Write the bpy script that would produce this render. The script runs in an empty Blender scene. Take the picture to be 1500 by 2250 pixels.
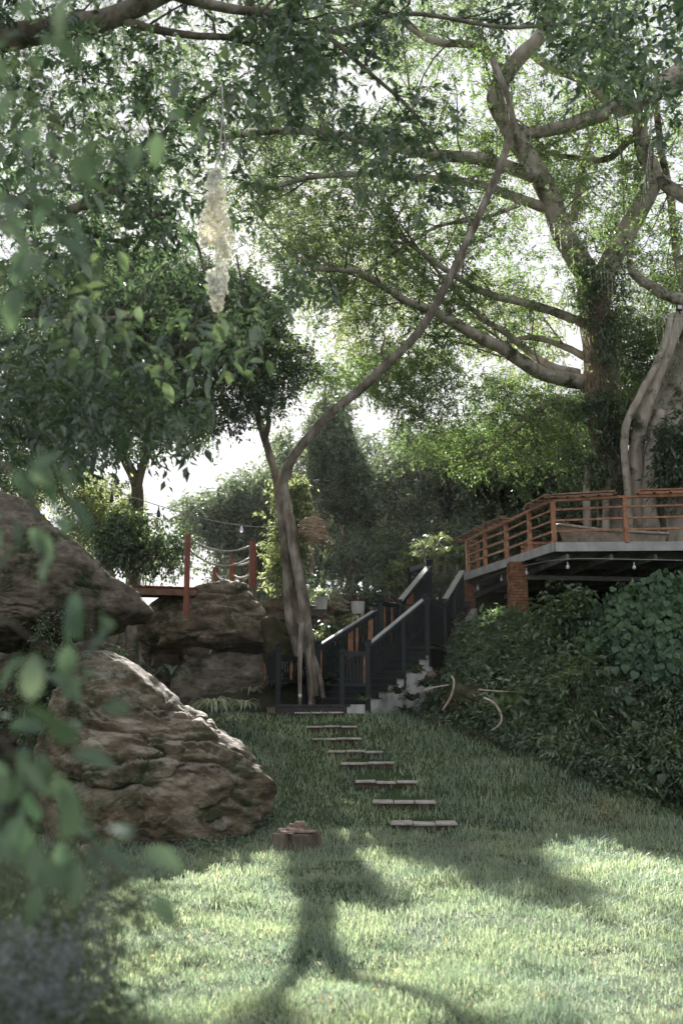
import bpy, math, random
import numpy as np
from mathutils import Vector, Matrix
random.seed(7)
RNG = np.random.default_rng(11)
S = bpy.context.scene
COL = S.collection
# ------------------------------------------------------------------ camera
FPX = 2187.0; PITCH = math.atan(435/2187.0); EYE = 2.14
cam_d = bpy.data.cameras.new('camera'); cam = bpy.data.objects.new('camera', cam_d); COL.objects.link(cam)
cam.location = (0, 0, EYE); cam.rotation_euler = (math.pi/2+PITCH, 0, 0)
cam_d.sensor_width = 36; cam_d.sensor_fit = 'AUTO'; cam_d.lens = 35.0
cam_d.clip_start = .05; cam_d.clip_end = 2000
cam_d.dof.use_dof = True; cam_d.dof.focus_distance = 22; cam_d.dof.aperture_fstop = 1.8
S.camera = cam
# ------------------------------------------------------------------ light
SUN_EL = 27.3; SUN_AZ = -5.0      # azimuth measured from +Y toward +X
w = bpy.data.worlds.new('World'); S.world = w; w.use_nodes = True
nt = w.node_tree; nt.nodes.clear()
out = nt.nodes.new('ShaderNodeOutputWorld'); bg = nt.nodes.new('ShaderNodeBackground')
sky = nt.nodes.new('ShaderNodeTexSky'); sky.sky_type = 'NISHITA'; sky.sun_disc = False
sky.sun_elevation = math.radians(SUN_EL); sky.sun_rotation = math.radians(SUN_AZ)
sky.air_density = 1.0; sky.dust_density = 1.5; sky.ozone_density = 1.0
veil = nt.nodes.new('ShaderNodeMix'); veil.data_type = 'RGBA'; veil.inputs[0].default_value = .985   # thin bright cloud veil
veil.inputs[7].default_value = (1.12, 1.13, 1.22, 1)
nt.links.new(sky.outputs[0], veil.inputs[6]); nt.links.new(veil.outputs[2], bg.inputs[0])
bg.inputs[1].default_value = .15
nt.links.new(bg.outputs[0], out.inputs[0])
sd = bpy.data.lights.new('sun', 'SUN'); so = bpy.data.objects.new('sun', sd); COL.objects.link(so)
sd.energy = 3.7; sd.angle = math.radians(.55); sd.color = (1, .965, .91)
_e, _a = math.radians(SUN_EL), math.radians(SUN_AZ)
SUN = np.array([math.sin(_a)*math.cos(_e), math.cos(_a)*math.cos(_e), math.sin(_e)])
so.rotation_euler = Vector(SUN).to_track_quat('Z', 'Y').to_euler(); so.location = (0, 0, 40)
S.view_settings.view_transform = 'Standard'; S.view_settings.look = 'None'
S.view_settings.exposure = 2.45; S.view_settings.gamma = 1; S.view_settings.use_curve_mapping = False
S.cycles.max_bounces = 6; S.cycles.diffuse_bounces = 4; S.cycles.glossy_bounces = 2
S.cycles.transmission_bounces = 4; S.cycles.transparent_max_bounces = 4; S.cycles.volume_bounces = 0
S.cycles.use_denoising = True
# ------------------------------------------------------------------ helpers
cp, sp = math.cos(PITCH), math.sin(PITCH)
def P(px, py, D):
    a = (px-750)/FPX; b = (1125-py)/FPX
    d = np.array([a, cp-b*sp, sp+b*cp]); d = d*(D/d[1])
    return np.array([d[0], D, d[2]+EYE])
def PV(px, py, D):
    px = np.asarray(px, float); py = np.asarray(py, float); D = np.asarray(D, float)
    a = (px-750)/FPX; b = (1125-py)/FPX; k = D/(cp-b*sp)
    return np.stack([a*k, D+0*a, (sp+b*cp)*k+EYE], 1)
def proj(Q):
    x, y, z = Q[:, 0], Q[:, 1], Q[:, 2]-EYE
    f = y*cp+z*sp; u = -y*sp+z*cp
    f = np.where(f < .01, .01, f)
    return 750+FPX*x/f, 1125-FPX*u/f
def _h(i, j, k, s):
    n = (i*374761393+j*668265263+k*1274126177+s*974634777) & 0xffffffff
    n = ((n ^ (n >> 13))*1274126177) & 0xffffffff
    return ((n ^ (n >> 16)) & 0xffff)/65535.0
def vnoise(Q, s=0):
    Q = np.asarray(Q, float); f = np.floor(Q).astype(np.int64); t = Q-f; t = t*t*(3-2*t)
    i, j, k = f[..., 0], f[..., 1], f[..., 2]; r = 0
    for a in (0, 1):
        for b in (0, 1):
            for c in (0, 1):
                wgt = (t[..., 0] if a else 1-t[..., 0])*(t[..., 1] if b else 1-t[..., 1])*(t[..., 2] if c else 1-t[..., 2])
                r = r+wgt*_h(i+a, j+b, k+c, s)
    return r
def fbm(Q, o=4, s=0):
    r = 0; amp = .5; Q = np.asarray(Q, float)
    for n in range(o):
        r = r+amp*vnoise(Q*2**n+17.3*n, s+n); amp *= .5
    return r/(1-.5**o)
def inpoly(px, py, poly):
    px = np.asarray(px, float); py = np.asarray(py, float)
    r = np.zeros(px.shape, bool); n = len(poly)
    for i in range(n):
        x0, y0 = poly[i]; x1, y1 = poly[(i+1) % n]
        if y0 == y1: continue
        c = ((y0 > py) != (y1 > py)) & (px < (x1-x0)*(py-y0)/(y1-y0)+x0)
        r ^= c
    return r
def sstep(t): t = np.clip(t, 0, 1); return t*t*(3-2*t)
WLOC = {}
def wloc(o): return WLOC.get(o.name, np.zeros(3)) if o is not None else np.zeros(3)
def tag(o, label=None, cat=None, group=None, kind=None):
    if label: o['label'] = label
    if cat: o['category'] = cat
    if group: o['group'] = group
    if kind: o['kind'] = kind
    return o
def empty(name, loc, label, cat, group=None):
    o = bpy.data.objects.new(name, None); COL.objects.link(o); o.location = tuple(float(v) for v in loc)
    o.empty_display_size = .2; WLOC[o.name] = np.array(loc, float); return tag(o, label, cat, group)
def link(name, me, parent=None, loc=None):
    o = bpy.data.objects.new(name, me); COL.objects.link(o)
    if parent is not None: o.parent = parent
    base = wloc(parent)
    if loc is not None: o.location = tuple(np.array(loc, float)-base); WLOC[o.name] = np.array(loc, float)
    else: WLOC[o.name] = base
    return o
def npmesh(name, V, F, mats, parent=None, smooth=False, mi=None, origin=None):
    """V (n,3) world coords, F (m,k) faces"""
    V = np.asarray(V, float); base = wloc(parent) if parent is not None else (np.array(origin, float) if origin is not None else np.zeros(3))
    V = (V-base).astype(np.float32); me = bpy.data.meshes.new(name)
    F = np.asarray(F, np.int32); k = F.shape[1]; m = len(F)
    me.vertices.add(len(V)); me.vertices.foreach_set('co', V.ravel())
    me.loops.add(m*k); me.loops.foreach_set('vertex_index', F.ravel())
    me.polygons.add(m); me.polygons.foreach_set('loop_start', np.arange(0, m*k, k, dtype=np.int32))
    me.polygons.foreach_set('loop_total', np.full(m, k, np.int32))
    if smooth: me.polygons.foreach_set('use_smooth', np.ones(m, bool))
    for q in (mats if isinstance(mats, (list, tuple)) else [mats]): me.materials.append(q)
    if mi is not None: me.polygons.foreach_set('material_index', np.asarray(mi, np.int32))
    me.update(calc_edges=True); me.validate()
    o = bpy.data.objects.new(name, me); COL.objects.link(o)
    if parent is not None: o.parent = parent
    else: o.location = tuple(base)
    WLOC[o.name] = base
    return o
class MB:
    def __init__(s): s.v = []; s.f = []; s.m = []
    def poly(s, pts, faces, mi=0):
        b = len(s.v); s.v += [tuple(float(c) for c in p) for p in pts]
        for f in faces: s.f.append(tuple(b+i for i in f)); s.m.append(mi)
        return s
    def hexa(s, c8, mi=0):
        return s.poly(c8, [(0,3,2,1),(4,5,6,7),(0,1,5,4),(1,2,6,5),(2,3,7,6),(3,0,4,7)], mi)
    def box(s, c, d, rz=0, mi=0, bev=0):
        c = np.array(c, float); d = np.array(d, float)/2; ca, sa = math.cos(rz), math.sin(rz)
        if bev > 0:
            pts = []
            for (sx, sy) in ((1,1),(-1,1),(-1,-1),(1,-1)):
                pts += [(sx*(d[0]-bev), sy*d[1]), (sx*d[0], sy*(d[1]-bev))] if sx*sy < 0 else [(sx*d[0], sy*(d[1]-bev)), (sx*(d[0]-bev), sy*d[1])]
            rings = [(-d[2], 1), (-d[2]+bev, 0), (d[2]-bev, 0), (d[2], 1)]
            V = []
            for z, inn in rings:
                for (x, y) in pts:
                    if inn: x *= (d[0]-bev)/d[0]; y *= (d[1]-bev)/d[1]
                    V.append((c[0]+x*ca-y*sa, c[1]+x*sa+y*ca, c[2]+z))
            F = [tuple(range(7, -1, -1)), tuple(range(24, 32))]
            for r in range(3):
                for i in range(8): F.append((r*8+i, r*8+(i+1) % 8, r*8+8+(i+1) % 8, r*8+8+i))
            return s.poly(V, F, mi)
        V = []
        for sz in (-1, 1):
            for sx, sy in ((-1,-1),(1,-1),(1,1),(-1,1)):
                x, y = sx*d[0], sy*d[1]; V.append((c[0]+x*ca-y*sa, c[1]+x*sa+y*ca, c[2]+sz*d[2]))
        return s.hexa(V, mi)
    def beam(s, p, q, wd, ht, up=(0,0,1), mi=0):
        p = np.array(p, float); q = np.array(q, float); d = q-p; d /= np.linalg.norm(d)
        u = np.array(up, float); sd = np.cross(d, u); sd /= np.linalg.norm(sd); u = np.cross(sd, d)
        V = []
        for e in (p, q):
            for a, b in ((-1,-1),(1,-1),(1,1),(-1,1)): V.append(e+sd*a*wd/2+u*b*ht/2)
        return s.hexa(V, mi)
    def prism(s, poly, z0, z1, mi=0):
        n = len(poly); V = [(x, y, z0) for x, y in poly]+[(x, y, z1) for x, y in poly]
        F = [tuple(range(n-1, -1, -1)), tuple(range(n, 2*n))]+[(i, (i+1) % n, n+(i+1) % n, n+i) for i in range(n)]
        return s.poly(V, F, mi)
    def tube(s, pts, rad, sides=8, mi=0, cap=True):
        V, F = tubeVF(pts, rad, sides); b = len(s.v); s.v += [tuple(v) for v in V]
        for f in F: s.f.append(tuple(b+i for i in f)); s.m.append(mi)
        n = len(pts)
        if cap:
            s.f.append(tuple(b+i for i in range(sides-1, -1, -1))); s.m.append(mi)
            s.f.append(tuple(b+(n-1)*sides+i for i in range(sides))); s.m.append(mi)
        return s
    def lathe(s, c, prof, sides=16, mi=0):
        V = []; c = np.array(c, float)
        for r, z in prof:
            for i in range(sides):
                a = 2*math.pi*i/sides; V.append((c[0]+r*math.cos(a), c[1]+r*math.sin(a), c[2]+z))
        F = []
        for k in range(len(prof)-1):
            for i in range(sides): F.append((k*sides+i, k*sides+(i+1) % sides, (k+1)*sides+(i+1) % sides, (k+1)*sides+i))
        F.append(tuple(range(sides-1, -1, -1))); F.append(tuple((len(prof)-1)*sides+i for i in range(sides)))
        return s.poly(V, F, mi)
    def build(s, name, mats, parent=None, smooth=False, origin=None):
        base = wloc(parent) if parent is not None else (np.array(origin, float) if origin is not None else np.zeros(3))
        me = bpy.data.meshes.new(name)
        me.from_pydata([(v[0]-base[0], v[1]-base[1], v[2]-base[2]) for v in s.v], [], s.f)
        for q in (mats if isinstance(mats, (list, tuple)) else [mats]): me.materials.append(q)
        me.polygons.foreach_set('material_index', np.array(s.m, np.int32))
        if smooth: me.polygons.foreach_set('use_smooth', np.ones(len(s.f), bool))
        me.update()
        o = bpy.data.objects.new(name, me); COL.objects.link(o)
        if parent is not None: o.parent = parent
        else: o.location = tuple(base)
        WLOC[o.name] = base; return o
def cat_rom(pts, n=4):
    pts = [np.array(p, float) for p in pts]; Q = [2*pts[0]-pts[1]]+pts+[2*pts[-1]-pts[-2]]; R = []
    for i in range(1, len(Q)-2):
        for k in range(n):
            t = k/n; a, b, c, d = Q[i-1], Q[i], Q[i+1], Q[i+2]
            R.append(.5*(2*b+(c-a)*t+(2*a-5*b+4*c-d)*t*t+(3*b-a-3*c+d)*t**3))
    R.append(pts[-1]); return np.array(R)
def tubeVF(pts, rad, sides=8, rough=0, seed=0):
    pts = np.asarray(pts, float); n = len(pts); rad = np.broadcast_to(np.asarray(rad, float), (n,))
    T = np.gradient(pts, axis=0); T /= np.linalg.norm(T, axis=1)[:, None]+1e-9
    u = np.cross(T[0], (0.13, 0.31, .94));
    if np.linalg.norm(u) < .1: u = np.cross(T[0], (1, 0, 0))
    u /= np.linalg.norm(u); V = []
    a = np.arange(sides)*2*math.pi/sides
    for i in range(n):
        u = u-T[i]*np.dot(u, T[i]); u /= np.linalg.norm(u); v = np.cross(T[i], u)
        ring = np.cos(a)[:, None]*u+np.sin(a)[:, None]*v
        r = rad[i]
        R = pts[i]+ring*r
        if rough: 
            nn = fbm(np.concatenate([R*1.0+seed], 0)*np.array([1.6, 1.6, .5])/max(.15, rad[0]), 3, seed)-.5
            R = pts[i]+ring*(r*(1+rough*nn*2))[:, None]
        V.append(R)
    V = np.concatenate(V); F = []
    for i in range(n-1):
        for k in range(sides): F.append((i*sides+k, i*sides+(k+1) % sides, (i+1)*sides+(k+1) % sides, (i+1)*sides+k))
    return V, np.array(F, int)
# ------------------------------------------------------------------ materials
def mat(name): 
    m = bpy.data.materials.new(name); m.use_nodes = True; return m
def N(m, t, **k):
    n = m.node_tree.nodes.new(t)
    for a, b in k.items(): setattr(n, a, b)
    return n
def L(m, a, b): m.node_tree.links.new(a, b)
def ramp(m, fac, stops):
    r = N(m, 'ShaderNodeValToRGB'); e = r.color_ramp.elements
    while len(e) < len(stops): e.new(.5)
    for i, (p_, c) in enumerate(stops): e[i].position = p_; e[i].color = (*c, 1)
    L(m, fac, r.inputs[0]); return r
def noise_mat(name, stops, scale=4, detail=6, rough=.75, bump=.3, bscale=None, stretch=(1,1,1), spec=.3, extra=None, bdist=.02, metal=0):
    m = mat(name); b = m.node_tree.nodes['Principled BSDF']; g = N(m, 'ShaderNodeNewGeometry')
    mp = N(m, 'ShaderNodeMapping'); mp.inputs['Scale'].default_value = stretch; L(m, g.outputs['Position'], mp.inputs[0])
    n = N(m, 'ShaderNodeTexNoise'); n.inputs['Scale'].default_value = scale; n.inputs['Detail'].default_value = detail; n.inputs['Roughness'].default_value = .62
    L(m, mp.outputs[0], n.inputs['Vector']); r = ramp(m, n.outputs[0], stops); col = r.outputs[0]
    if extra: col = extra(m, col, g, mp)
    L(m, col, b.inputs['Base Color']); b.inputs['Roughness'].default_value = rough
    b.inputs['Specular IOR Level'].default_value = spec; b.inputs['Metallic'].default_value = metal
    if bump:
        n2 = N(m, 'ShaderNodeTexNoise'); n2.inputs['Scale'].default_value = bscale or scale*3; n2.inputs['Detail'].default_value = 8
        L(m, mp.outputs[0], n2.inputs['Vector']); bp = N(m, 'ShaderNodeBump'); bp.inputs['Strength'].default_value = bump; bp.inputs['Distance'].default_value = bdist
        L(m, n2.outputs[0], bp.inputs['Height']); L(m, bp.outputs[0], b.inputs['Normal'])
    return m
def mixc(m, fac, a, b):
    x = N(m, 'ShaderNodeMix', data_type='RGBA'); 
    if hasattr(fac, 'links'): L(m, fac, x.inputs[0])
    else: x.inputs[0].default_value = fac
    if hasattr(a, 'links'): L(m, a, x.inputs[6])
    else: x.inputs[6].default_value = (*a, 1)
    if hasattr(b, 'links'): L(m, b, x.inputs[7])
    else: x.inputs[7].default_value = (*b, 1)
    return x.outputs[2]
def moss(upw=.6, mossc=(.03,.042,.018), pale=(.34,.31,.26), palef=.5):
    def f(m, col, g, mp):
        n = N(m, 'ShaderNodeTexNoise'); n.inputs['Scale'].default_value = 1.3; n.inputs['Detail'].default_value = 9; n.inputs['Roughness'].default_value = .7
        L(m, g.outputs['Position'], n.inputs['Vector'])
        r1 = ramp(m, n.outputs[0], [(.50, (0,0,0)), (.62, (1,1,1))]); c = mixc(m, r1.outputs[0], col, mossc)
        n3 = N(m, 'ShaderNodeTexNoise'); n3.inputs['Scale'].default_value = 5; n3.inputs['Detail'].default_value = 10; n3.inputs['Roughness'].default_value = .75
        L(m, g.outputs['Position'], n3.inputs['Vector'])
        sx = N(m, 'ShaderNodeSeparateXYZ'); L(m, g.outputs['Normal'], sx.inputs[0])
        a = N(m, 'ShaderNodeMath', operation='MULTIPLY_ADD'); L(m, sx.outputs[2], a.inputs[0]); a.inputs[1].default_value = upw; L(m, n3.outputs[0], a.inputs[2])
        r2 = ramp(m, a.outputs[0], [(.62, (0,0,0)), (.86, (palef,)*3)]); c = mixc(m, r2.outputs[0], c, pale)
        return c
    return f
M = {}
M['rock'] = noise_mat('brown_sandstone', [(.3,(.03,.024,.015)),(.45,(.09,.071,.046)),(.57,(.16,.132,.09)),(.72,(.32,.285,.22))], 1.8, 12, .9, .9, 9, (1,1,2.2), .15, moss(.30, palef=.6), .05)
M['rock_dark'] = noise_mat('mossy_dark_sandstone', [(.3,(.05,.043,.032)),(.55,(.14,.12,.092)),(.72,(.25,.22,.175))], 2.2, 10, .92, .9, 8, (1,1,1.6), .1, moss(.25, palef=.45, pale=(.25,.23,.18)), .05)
M['bark'] = noise_mat('grey_brown_bark', [(.3,(.07,.057,.042)),(.45,(.16,.138,.108)),(.58,(.27,.24,.195)),(.72,(.40,.375,.33))], 4, 10, .9, .9, 16, (1,1,.4), .12, bdist=.05)
M['bark_pale'] = noise_mat('pale_fig_bark', [(.3,(.20,.17,.135)),(.5,(.35,.31,.25)),(.7,(.48,.44,.37))], 3, 8, .9, .7, 10, (1,1,.4), .15, moss(.0, palef=.2, mossc=(.05,.055,.03)))
M['twig'] = noise_mat('twig_bark', [(.3,(.05,.04,.03)),(.7,(.14,.11,.085))], 8, 2, .9, 0)
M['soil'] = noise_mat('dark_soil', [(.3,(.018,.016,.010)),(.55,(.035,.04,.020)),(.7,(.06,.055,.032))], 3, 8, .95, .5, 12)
def ground_mat():
    m = noise_mat('lawn_soil', [(.3,(.02,.032,.012)),(.55,(.035,.06,.02)),(.75,(.07,.075,.035))], 2.5, 8, .95, .5, 14)
    return m
M['ground'] = ground_mat()
M['orange'] = noise_mat('orange_stained_wood', [(.3,(.17,.07,.034)),(.5,(.31,.14,.07)),(.7,(.44,.24,.135))], 6, 6, .5, .2, 20, (1,1,1), .35)
M['cap'] = noise_mat('weathered_brown_wood', [(.3,(.13,.075,.05)),(.6,(.25,.15,.10)),(.75,(.36,.25,.18))], 5, 6, .65, .3, 25, (1,1,1), .3)
M['redpost'] = noise_mat('red_brown_painted_post', [(.3,(.13,.035,.018)),(.6,(.21,.06,.03)),(.75,(.28,.10,.055))], 5, 5, .45, .15, 20, (1,1,.3), .4)
M['black'] = noise_mat('black_blue_paint', [(.3,(.004,.007,.008)),(.6,(.008,.013,.015)),(.8,(.018,.024,.026))], 5, 6, .5, .15, 20, (1,1,.4), .3)
M['railtop'] = noise_mat('glossy_dark_handrail', [(.3,(.10,.10,.105)),(.7,(.17,.17,.18))], 5, 4, .28, .1, 20, spec=.8)
M['tread'] = noise_mat('dark_slate_tread', [(.3,(.02,.022,.02)),(.6,(.045,.045,.04)),(.8,(.09,.085,.07))], 5, 6, .7, .3, 20)
M['white'] = noise_mat('stained_white_render', [(.32,(.16,.15,.13)),(.45,(.42,.42,.40)),(.7,(.62,.62,.60))], 2.4, 10, .85, .3, 14, (1.4,1.4,.45))
M['fascia'] = noise_mat('pale_grey_fascia', [(.3,(.24,.235,.22)),(.6,(.36,.36,.345)),(.8,(.44,.44,.43))], 3, 7, .6, .15, 20)
M['under'] = noise_mat('green_grey_deck_boards', [(.3,(.06,.065,.04)),(.55,(.14,.15,.09)),(.75,(.26,.27,.18))], 2, 7, .8, .2, 14)
M['beam'] = noise_mat('pale_deck_joist', [(.3,(.10,.105,.095)),(.6,(.2,.205,.19)),(.8,(.30,.30,.28))], 3, 7, .8, .2, 14)
M['slab'] = noise_mat('grey_concrete_tile', [(.3,(.18,.16,.14)),(.5,(.38,.35,.31)),(.75,(.5,.47,.43))], 5, 9, .85, .3, 20)
M['brick'] = noise_mat('worn_orange_brick', [(.3,(.10,.05,.028)),(.55,(.25,.125,.07)),(.75,(.38,.23,.14))], 7, 8, .9, .6, 20, spec=.1)
M['mortar'] = noise_mat('brown_mortar', [(.3,(.08,.06,.04)),(.7,(.19,.14,.095))], 8, 6, .95, .5, 20)
M['rattan'] = noise_mat('woven_rattan', [(.3,(.22,.18,.14)),(.6,(.38,.32,.26)),(.8,(.48,.42,.35))], 8, 5, .6, .3, 30)
M['rope'] = noise_mat('pale_rope', [(.3,(.25,.23,.20)),(.7,(.50,.48,.44))], 12, 4, .8, .3, 40)
M['stick'] = noise_mat('dry_pale_stick', [(.3,(.14,.10,.065)),(.7,(.36,.28,.19))], 8, 5, .8, .3, 20)
M['drift'] = noise_mat('bleached_driftwood', [(.3,(.28,.22,.15)),(.7,(.55,.47,.36))], 6, 5, .8, .3, 20)
M['stump'] = noise_mat('old_stump_wood', [(.3,(.06,.048,.034)),(.55,(.17,.145,.105)),(.75,(.30,.27,.21))], 6, 8, .95, .8, 18, (1,1,.3))
M['redwood'] = noise_mat('reddish_cut_wood', [(.3,(.16,.09,.065)),(.5,(.31,.22,.17)),(.7,(.48,.42,.35))], 8, 6, .7, .4, 20)
M['pot'] = noise_mat('white_glazed_pot', [(.3,(.35,.34,.31)),(.6,(.55,.54,.51)),(.8,(.66,.65,.62))], 5, 6, .5, .1, 20, (1,1,.3))
M['bloom'] = noise_mat('cream_paper_blossom', [(.3,(.80,.78,.74)),(.7,(.90,.89,.86))], 8, 3, .8, .1)
M['fairy'] = noise_mat('cream_light_string', [(.3,(.45,.42,.37)),(.7,(.62,.59,.53))], 8, 3, .6, 0)
M['metal'] = noise_mat('black_metal', [(.3,(.01,.01,.01)),(.7,(.03,.03,.03))], 8, 3, .4, 0)
M['wire'] = noise_mat('dark_wire', [(.3,(.03,.03,.03)),(.7,(.07,.07,.06))], 8, 3, .5, 0)
M['mossrock'] = noise_mat('green_brown_earth_rock', [(.3,(.02,.018,.011)),(.5,(.045,.046,.022)),(.7,(.10,.078,.05))], 2.5, 9, .95, .8, 12, spec=.1)
def glassm():
    m = mat('frosted_bulb_glass'); b = m.node_tree.nodes['Principled BSDF']
    b.inputs['Base Color'].default_value = (.75,.75,.72,1); b.inputs['Roughness'].default_value = .15
    b.inputs['Transmission Weight'].default_value = .35; b.inputs['Coat Weight'].default_value = .5; return m
M['bulb'] = glassm()
def leafm(name, cols, trans=(1.5,1.45,.9), tf=.42, gloss=.10, grough=.38, stripe=None):
    """cols = list of base colours picked per leaf; trans = tint of light coming through the leaf"""
    cols = [tuple((v*.78+.22*(.3*c[0]+.6*c[1]+.1*c[2]))*1.42 for v in c) for c in cols]
    m = mat(name); nt = m.node_tree; nt.nodes.remove(nt.nodes['Principled BSDF']); o = nt.nodes['Material Output']
    g = N(m, 'ShaderNodeNewGeometry'); n = len(cols)
    r = ramp(m, g.outputs['Random Per Island'], [(i/max(1, n-1), c) for i, c in enumerate(cols)])
    ns = N(m, 'ShaderNodeTexNoise'); ns.inputs['Scale'].default_value = .9; ns.inputs['Detail'].default_value = 3; L(m, g.outputs['Position'], ns.inputs['Vector'])
    r3 = ramp(m, ns.outputs[0], [(.35,(.72,.78,.8)),(.65,(1.18,1.14,1.0))]); mu = N(m, 'ShaderNodeMix', data_type='RGBA', blend_type='MULTIPLY'); mu.inputs[0].default_value = 1
    L(m, r.outputs[0], mu.inputs[6]); L(m, r3.outputs[0], mu.inputs[7]); c = mu.outputs[2]
    d = N(m, 'ShaderNodeBsdfDiffuse'); L(m, c, d.inputs[0])
    t = N(m, 'ShaderNodeBsdfTranslucent'); mt = N(m, 'ShaderNodeMix', data_type='RGBA', blend_type='MULTIPLY'); mt.inputs[0].default_value = 1
    L(m, c, mt.inputs[6]); mt.inputs[7].default_value = (*trans, 1); L(m, mt.outputs[2], t.inputs[0])
    x = N(m, 'ShaderNodeMixShader'); x.inputs[0].default_value = tf; L(m, d.outputs[0], x.inputs[1]); L(m, t.outputs[0], x.inputs[2])
    gl = N(m, 'ShaderNodeBsdfGlossy'); gl.inputs['Roughness'].default_value = grough; gl.inputs[0].default_value = (.8,.85,.85,1)
    y = N(m, 'ShaderNodeMixShader'); y.inputs[0].default_value = gloss*.6; L(m, x.outputs[0], y.inputs[1]); L(m, gl.outputs[0], y.inputs[2])
    L(m, y.outputs[0], o.inputs[0]); return m
M['lf_ficus'] = leafm('ficus_leaf', [(.05,.085,.03),(.085,.13,.045),(.12,.16,.06)], (1.75,1.95,1.15), .5, .14)
M['lf_dark'] = leafm('dark_glossy_leaf', [(.022,.045,.022),(.04,.075,.035),(.06,.10,.045)], (1.6,1.6,.9), .4, .14)
M['lf_mid'] = leafm('mid_green_leaf', [(.035,.07,.03),(.06,.105,.045),(.09,.14,.06)], (1.8,1.7,1.0), .45, .12)
M['lf_far'] = leafm('far_tree_leaf', [(.045,.075,.05),(.085,.12,.075),(.13,.165,.10)], (1.7,1.7,1.25), .45, .22)
M['lf_back'] = leafm('shady_tree_leaf', [(.035,.065,.04),(.065,.10,.06),(.11,.145,.085)], (1.7,1.7,1.15), .45, .24)
M['lf_light'] = leafm('pale_green_leaf', [(.09,.13,.06),(.15,.20,.09),(.22,.26,.14)], (1.7,1.6,1.1), .5, .12)
M['lf_vine'] = leafm('vine_leaf', [(.028,.07,.026),(.042,.10,.038),(.065,.13,.052)], (1.4,1.5,.8), .35, .05, .5)
M['lf_near'] = leafm('near_leaf', [(.022,.048,.026),(.035,.07,.038),(.055,.095,.055),(.085,.125,.07)], (1.7,1.75,1.15), .45, .14)
M['lf_shrub'] = leafm('shrub_leaf', [(.03,.065,.032),(.06,.115,.052),(.095,.16,.078),(.13,.18,.10)], (1.4,1.5,.9), .35, .11, .4)
M['lf_strap'] = leafm('strap_leaf', [(.03,.055,.03),(.05,.085,.04)], (1.4,1.4,.8), .3, .16)
M['lf_spider'] = leafm('spider_plant_leaf', [(.14,.19,.10),(.28,.31,.19),(.44,.45,.31)], (1.4,1.4,1.0), .4, .12)
M['lf_red'] = leafm('bromeliad_leaf', [(.12,.03,.03),(.08,.07,.04),(.20,.10,.08)], (1.4,1.2,1.0), .3, .15)
M['lf_silver'] = leafm('silver_leaf', [(.10,.13,.13),(.16,.19,.20),(.24,.27,.30)], (1.2,1.2,1.1), .35, .1)
M['grass'] = leafm('grass_blade', [(.10,.17,.08),(.15,.22,.115),(.205,.265,.155),(.31,.33,.24)], (1.4,1.4,1.28), .5, .12, .45)
M['drygrass'] = leafm('dry_blade', [(.22,.19,.11),(.32,.27,.17)], (1.3,1.2,.9), .4, .05)
# ------------------------------------------------------------------ terrain
HX0, HY0, HNX, HNY = 1.6, 23.6, .59, .807
def ground(x, y, rough=True):
    x = np.asarray(x, float); y = np.asarray(y, float)
    y0 = 18.2+.25*np.maximum(0, x-1.5)-.05*np.minimum(0, x)
    z = 2.05*np.clip((y-y0)/5.7, 0, 1); z = z+.12*np.exp(-((y-y0)/.8)**2)*.5
    z = z+.25*np.clip((9-y)/6, 0, 1)
    # planted hill on the right
    d = (x-HX0)*HNX+(y-HY0)*HNY
    hill = np.clip(d, 0, 10)*1.15*sstep((x-1.6)/3.2)
    top = np.minimum(z+hill, 4.3+.15*fbm(np.stack([x*.4, y*.4, x*0], -1), 3, 5))
    z = np.where(hill > 0, np.maximum(z, top), z)
    # garden bank behind the platform, left of the stairs
    left = sstep((1.0+(y-25.5)*.5-x)/.7)*sstep((x+4.6)/1.2)
    z = np.where(y > 25.3, np.maximum(z, 2.05+left*np.clip((y-25.3)*.62, 0, 2.9)-3*(left < .01)), z)
    mid = sstep((x-.2)/1.5)*sstep((y-26.8)/3); z = np.maximum(z, mid*4.4)
    z = np.where(y > 36, z*np.clip(1-(y-36)/30, .25, 1), z)
    if rough:
        Q = np.stack([x, y, x*0], -1)
        z = z+.16*(fbm(Q*.9, 4, 3)-.5)+.07*(fbm(Q*3.1, 3, 8)-.5)
    return z
def gz(x, y): return float(ground(np.array([x]), np.array([y]))[0])
def ray_ground(px, py):
    """where the line of sight through a pixel of the photograph meets the ground"""
    px = np.asarray(px, float); py = np.asarray(py, float); D = np.full(px.shape, 3.0)
    for it in range(260):
        Q = PV(px, py, D); h = Q[:, 2]-ground(Q[:, 0], Q[:, 1], False); D = np.where((h > .02) & (D < 60), D+np.clip(h*1.2, .03, .6), D)
    return D
xs = np.concatenate([-np.geomspace(150, 13, 12), np.arange(-12, 14.01, .15), np.geomspace(15, 150, 12)])
ys = np.concatenate([-np.geomspace(60, 2, 8), np.arange(0, 37, .15), np.geomspace(38, 180, 16)])
X, Y = np.meshgrid(xs, ys); Z = ground(X, Y); V = np.stack([X.ravel(), Y.ravel(), Z.ravel()], 1)
nx = len(xs); i, j = np.meshgrid(np.arange(nx-1), np.arange(len(ys)-1)); a = (j*nx+i).ravel()
F = np.stack([a, a+1, a+nx+1, a+nx], 1)
fx, fy = V[F].mean(1)[:, 0], V[F].mean(1)[:, 1]
dh = (fx-HX0)*HNX+(fy-HY0)*HNY
mi = ((dh > .05) & (fx > 1.4) | (fy > 24.6) | (fx < -6.2) & (fy > 15)).astype(int)
tag(npmesh('ground', V, F, [M['ground'], M['soil']], smooth=True, mi=mi), kind='structure', label='lawn ground rising to the garden bank')
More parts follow.
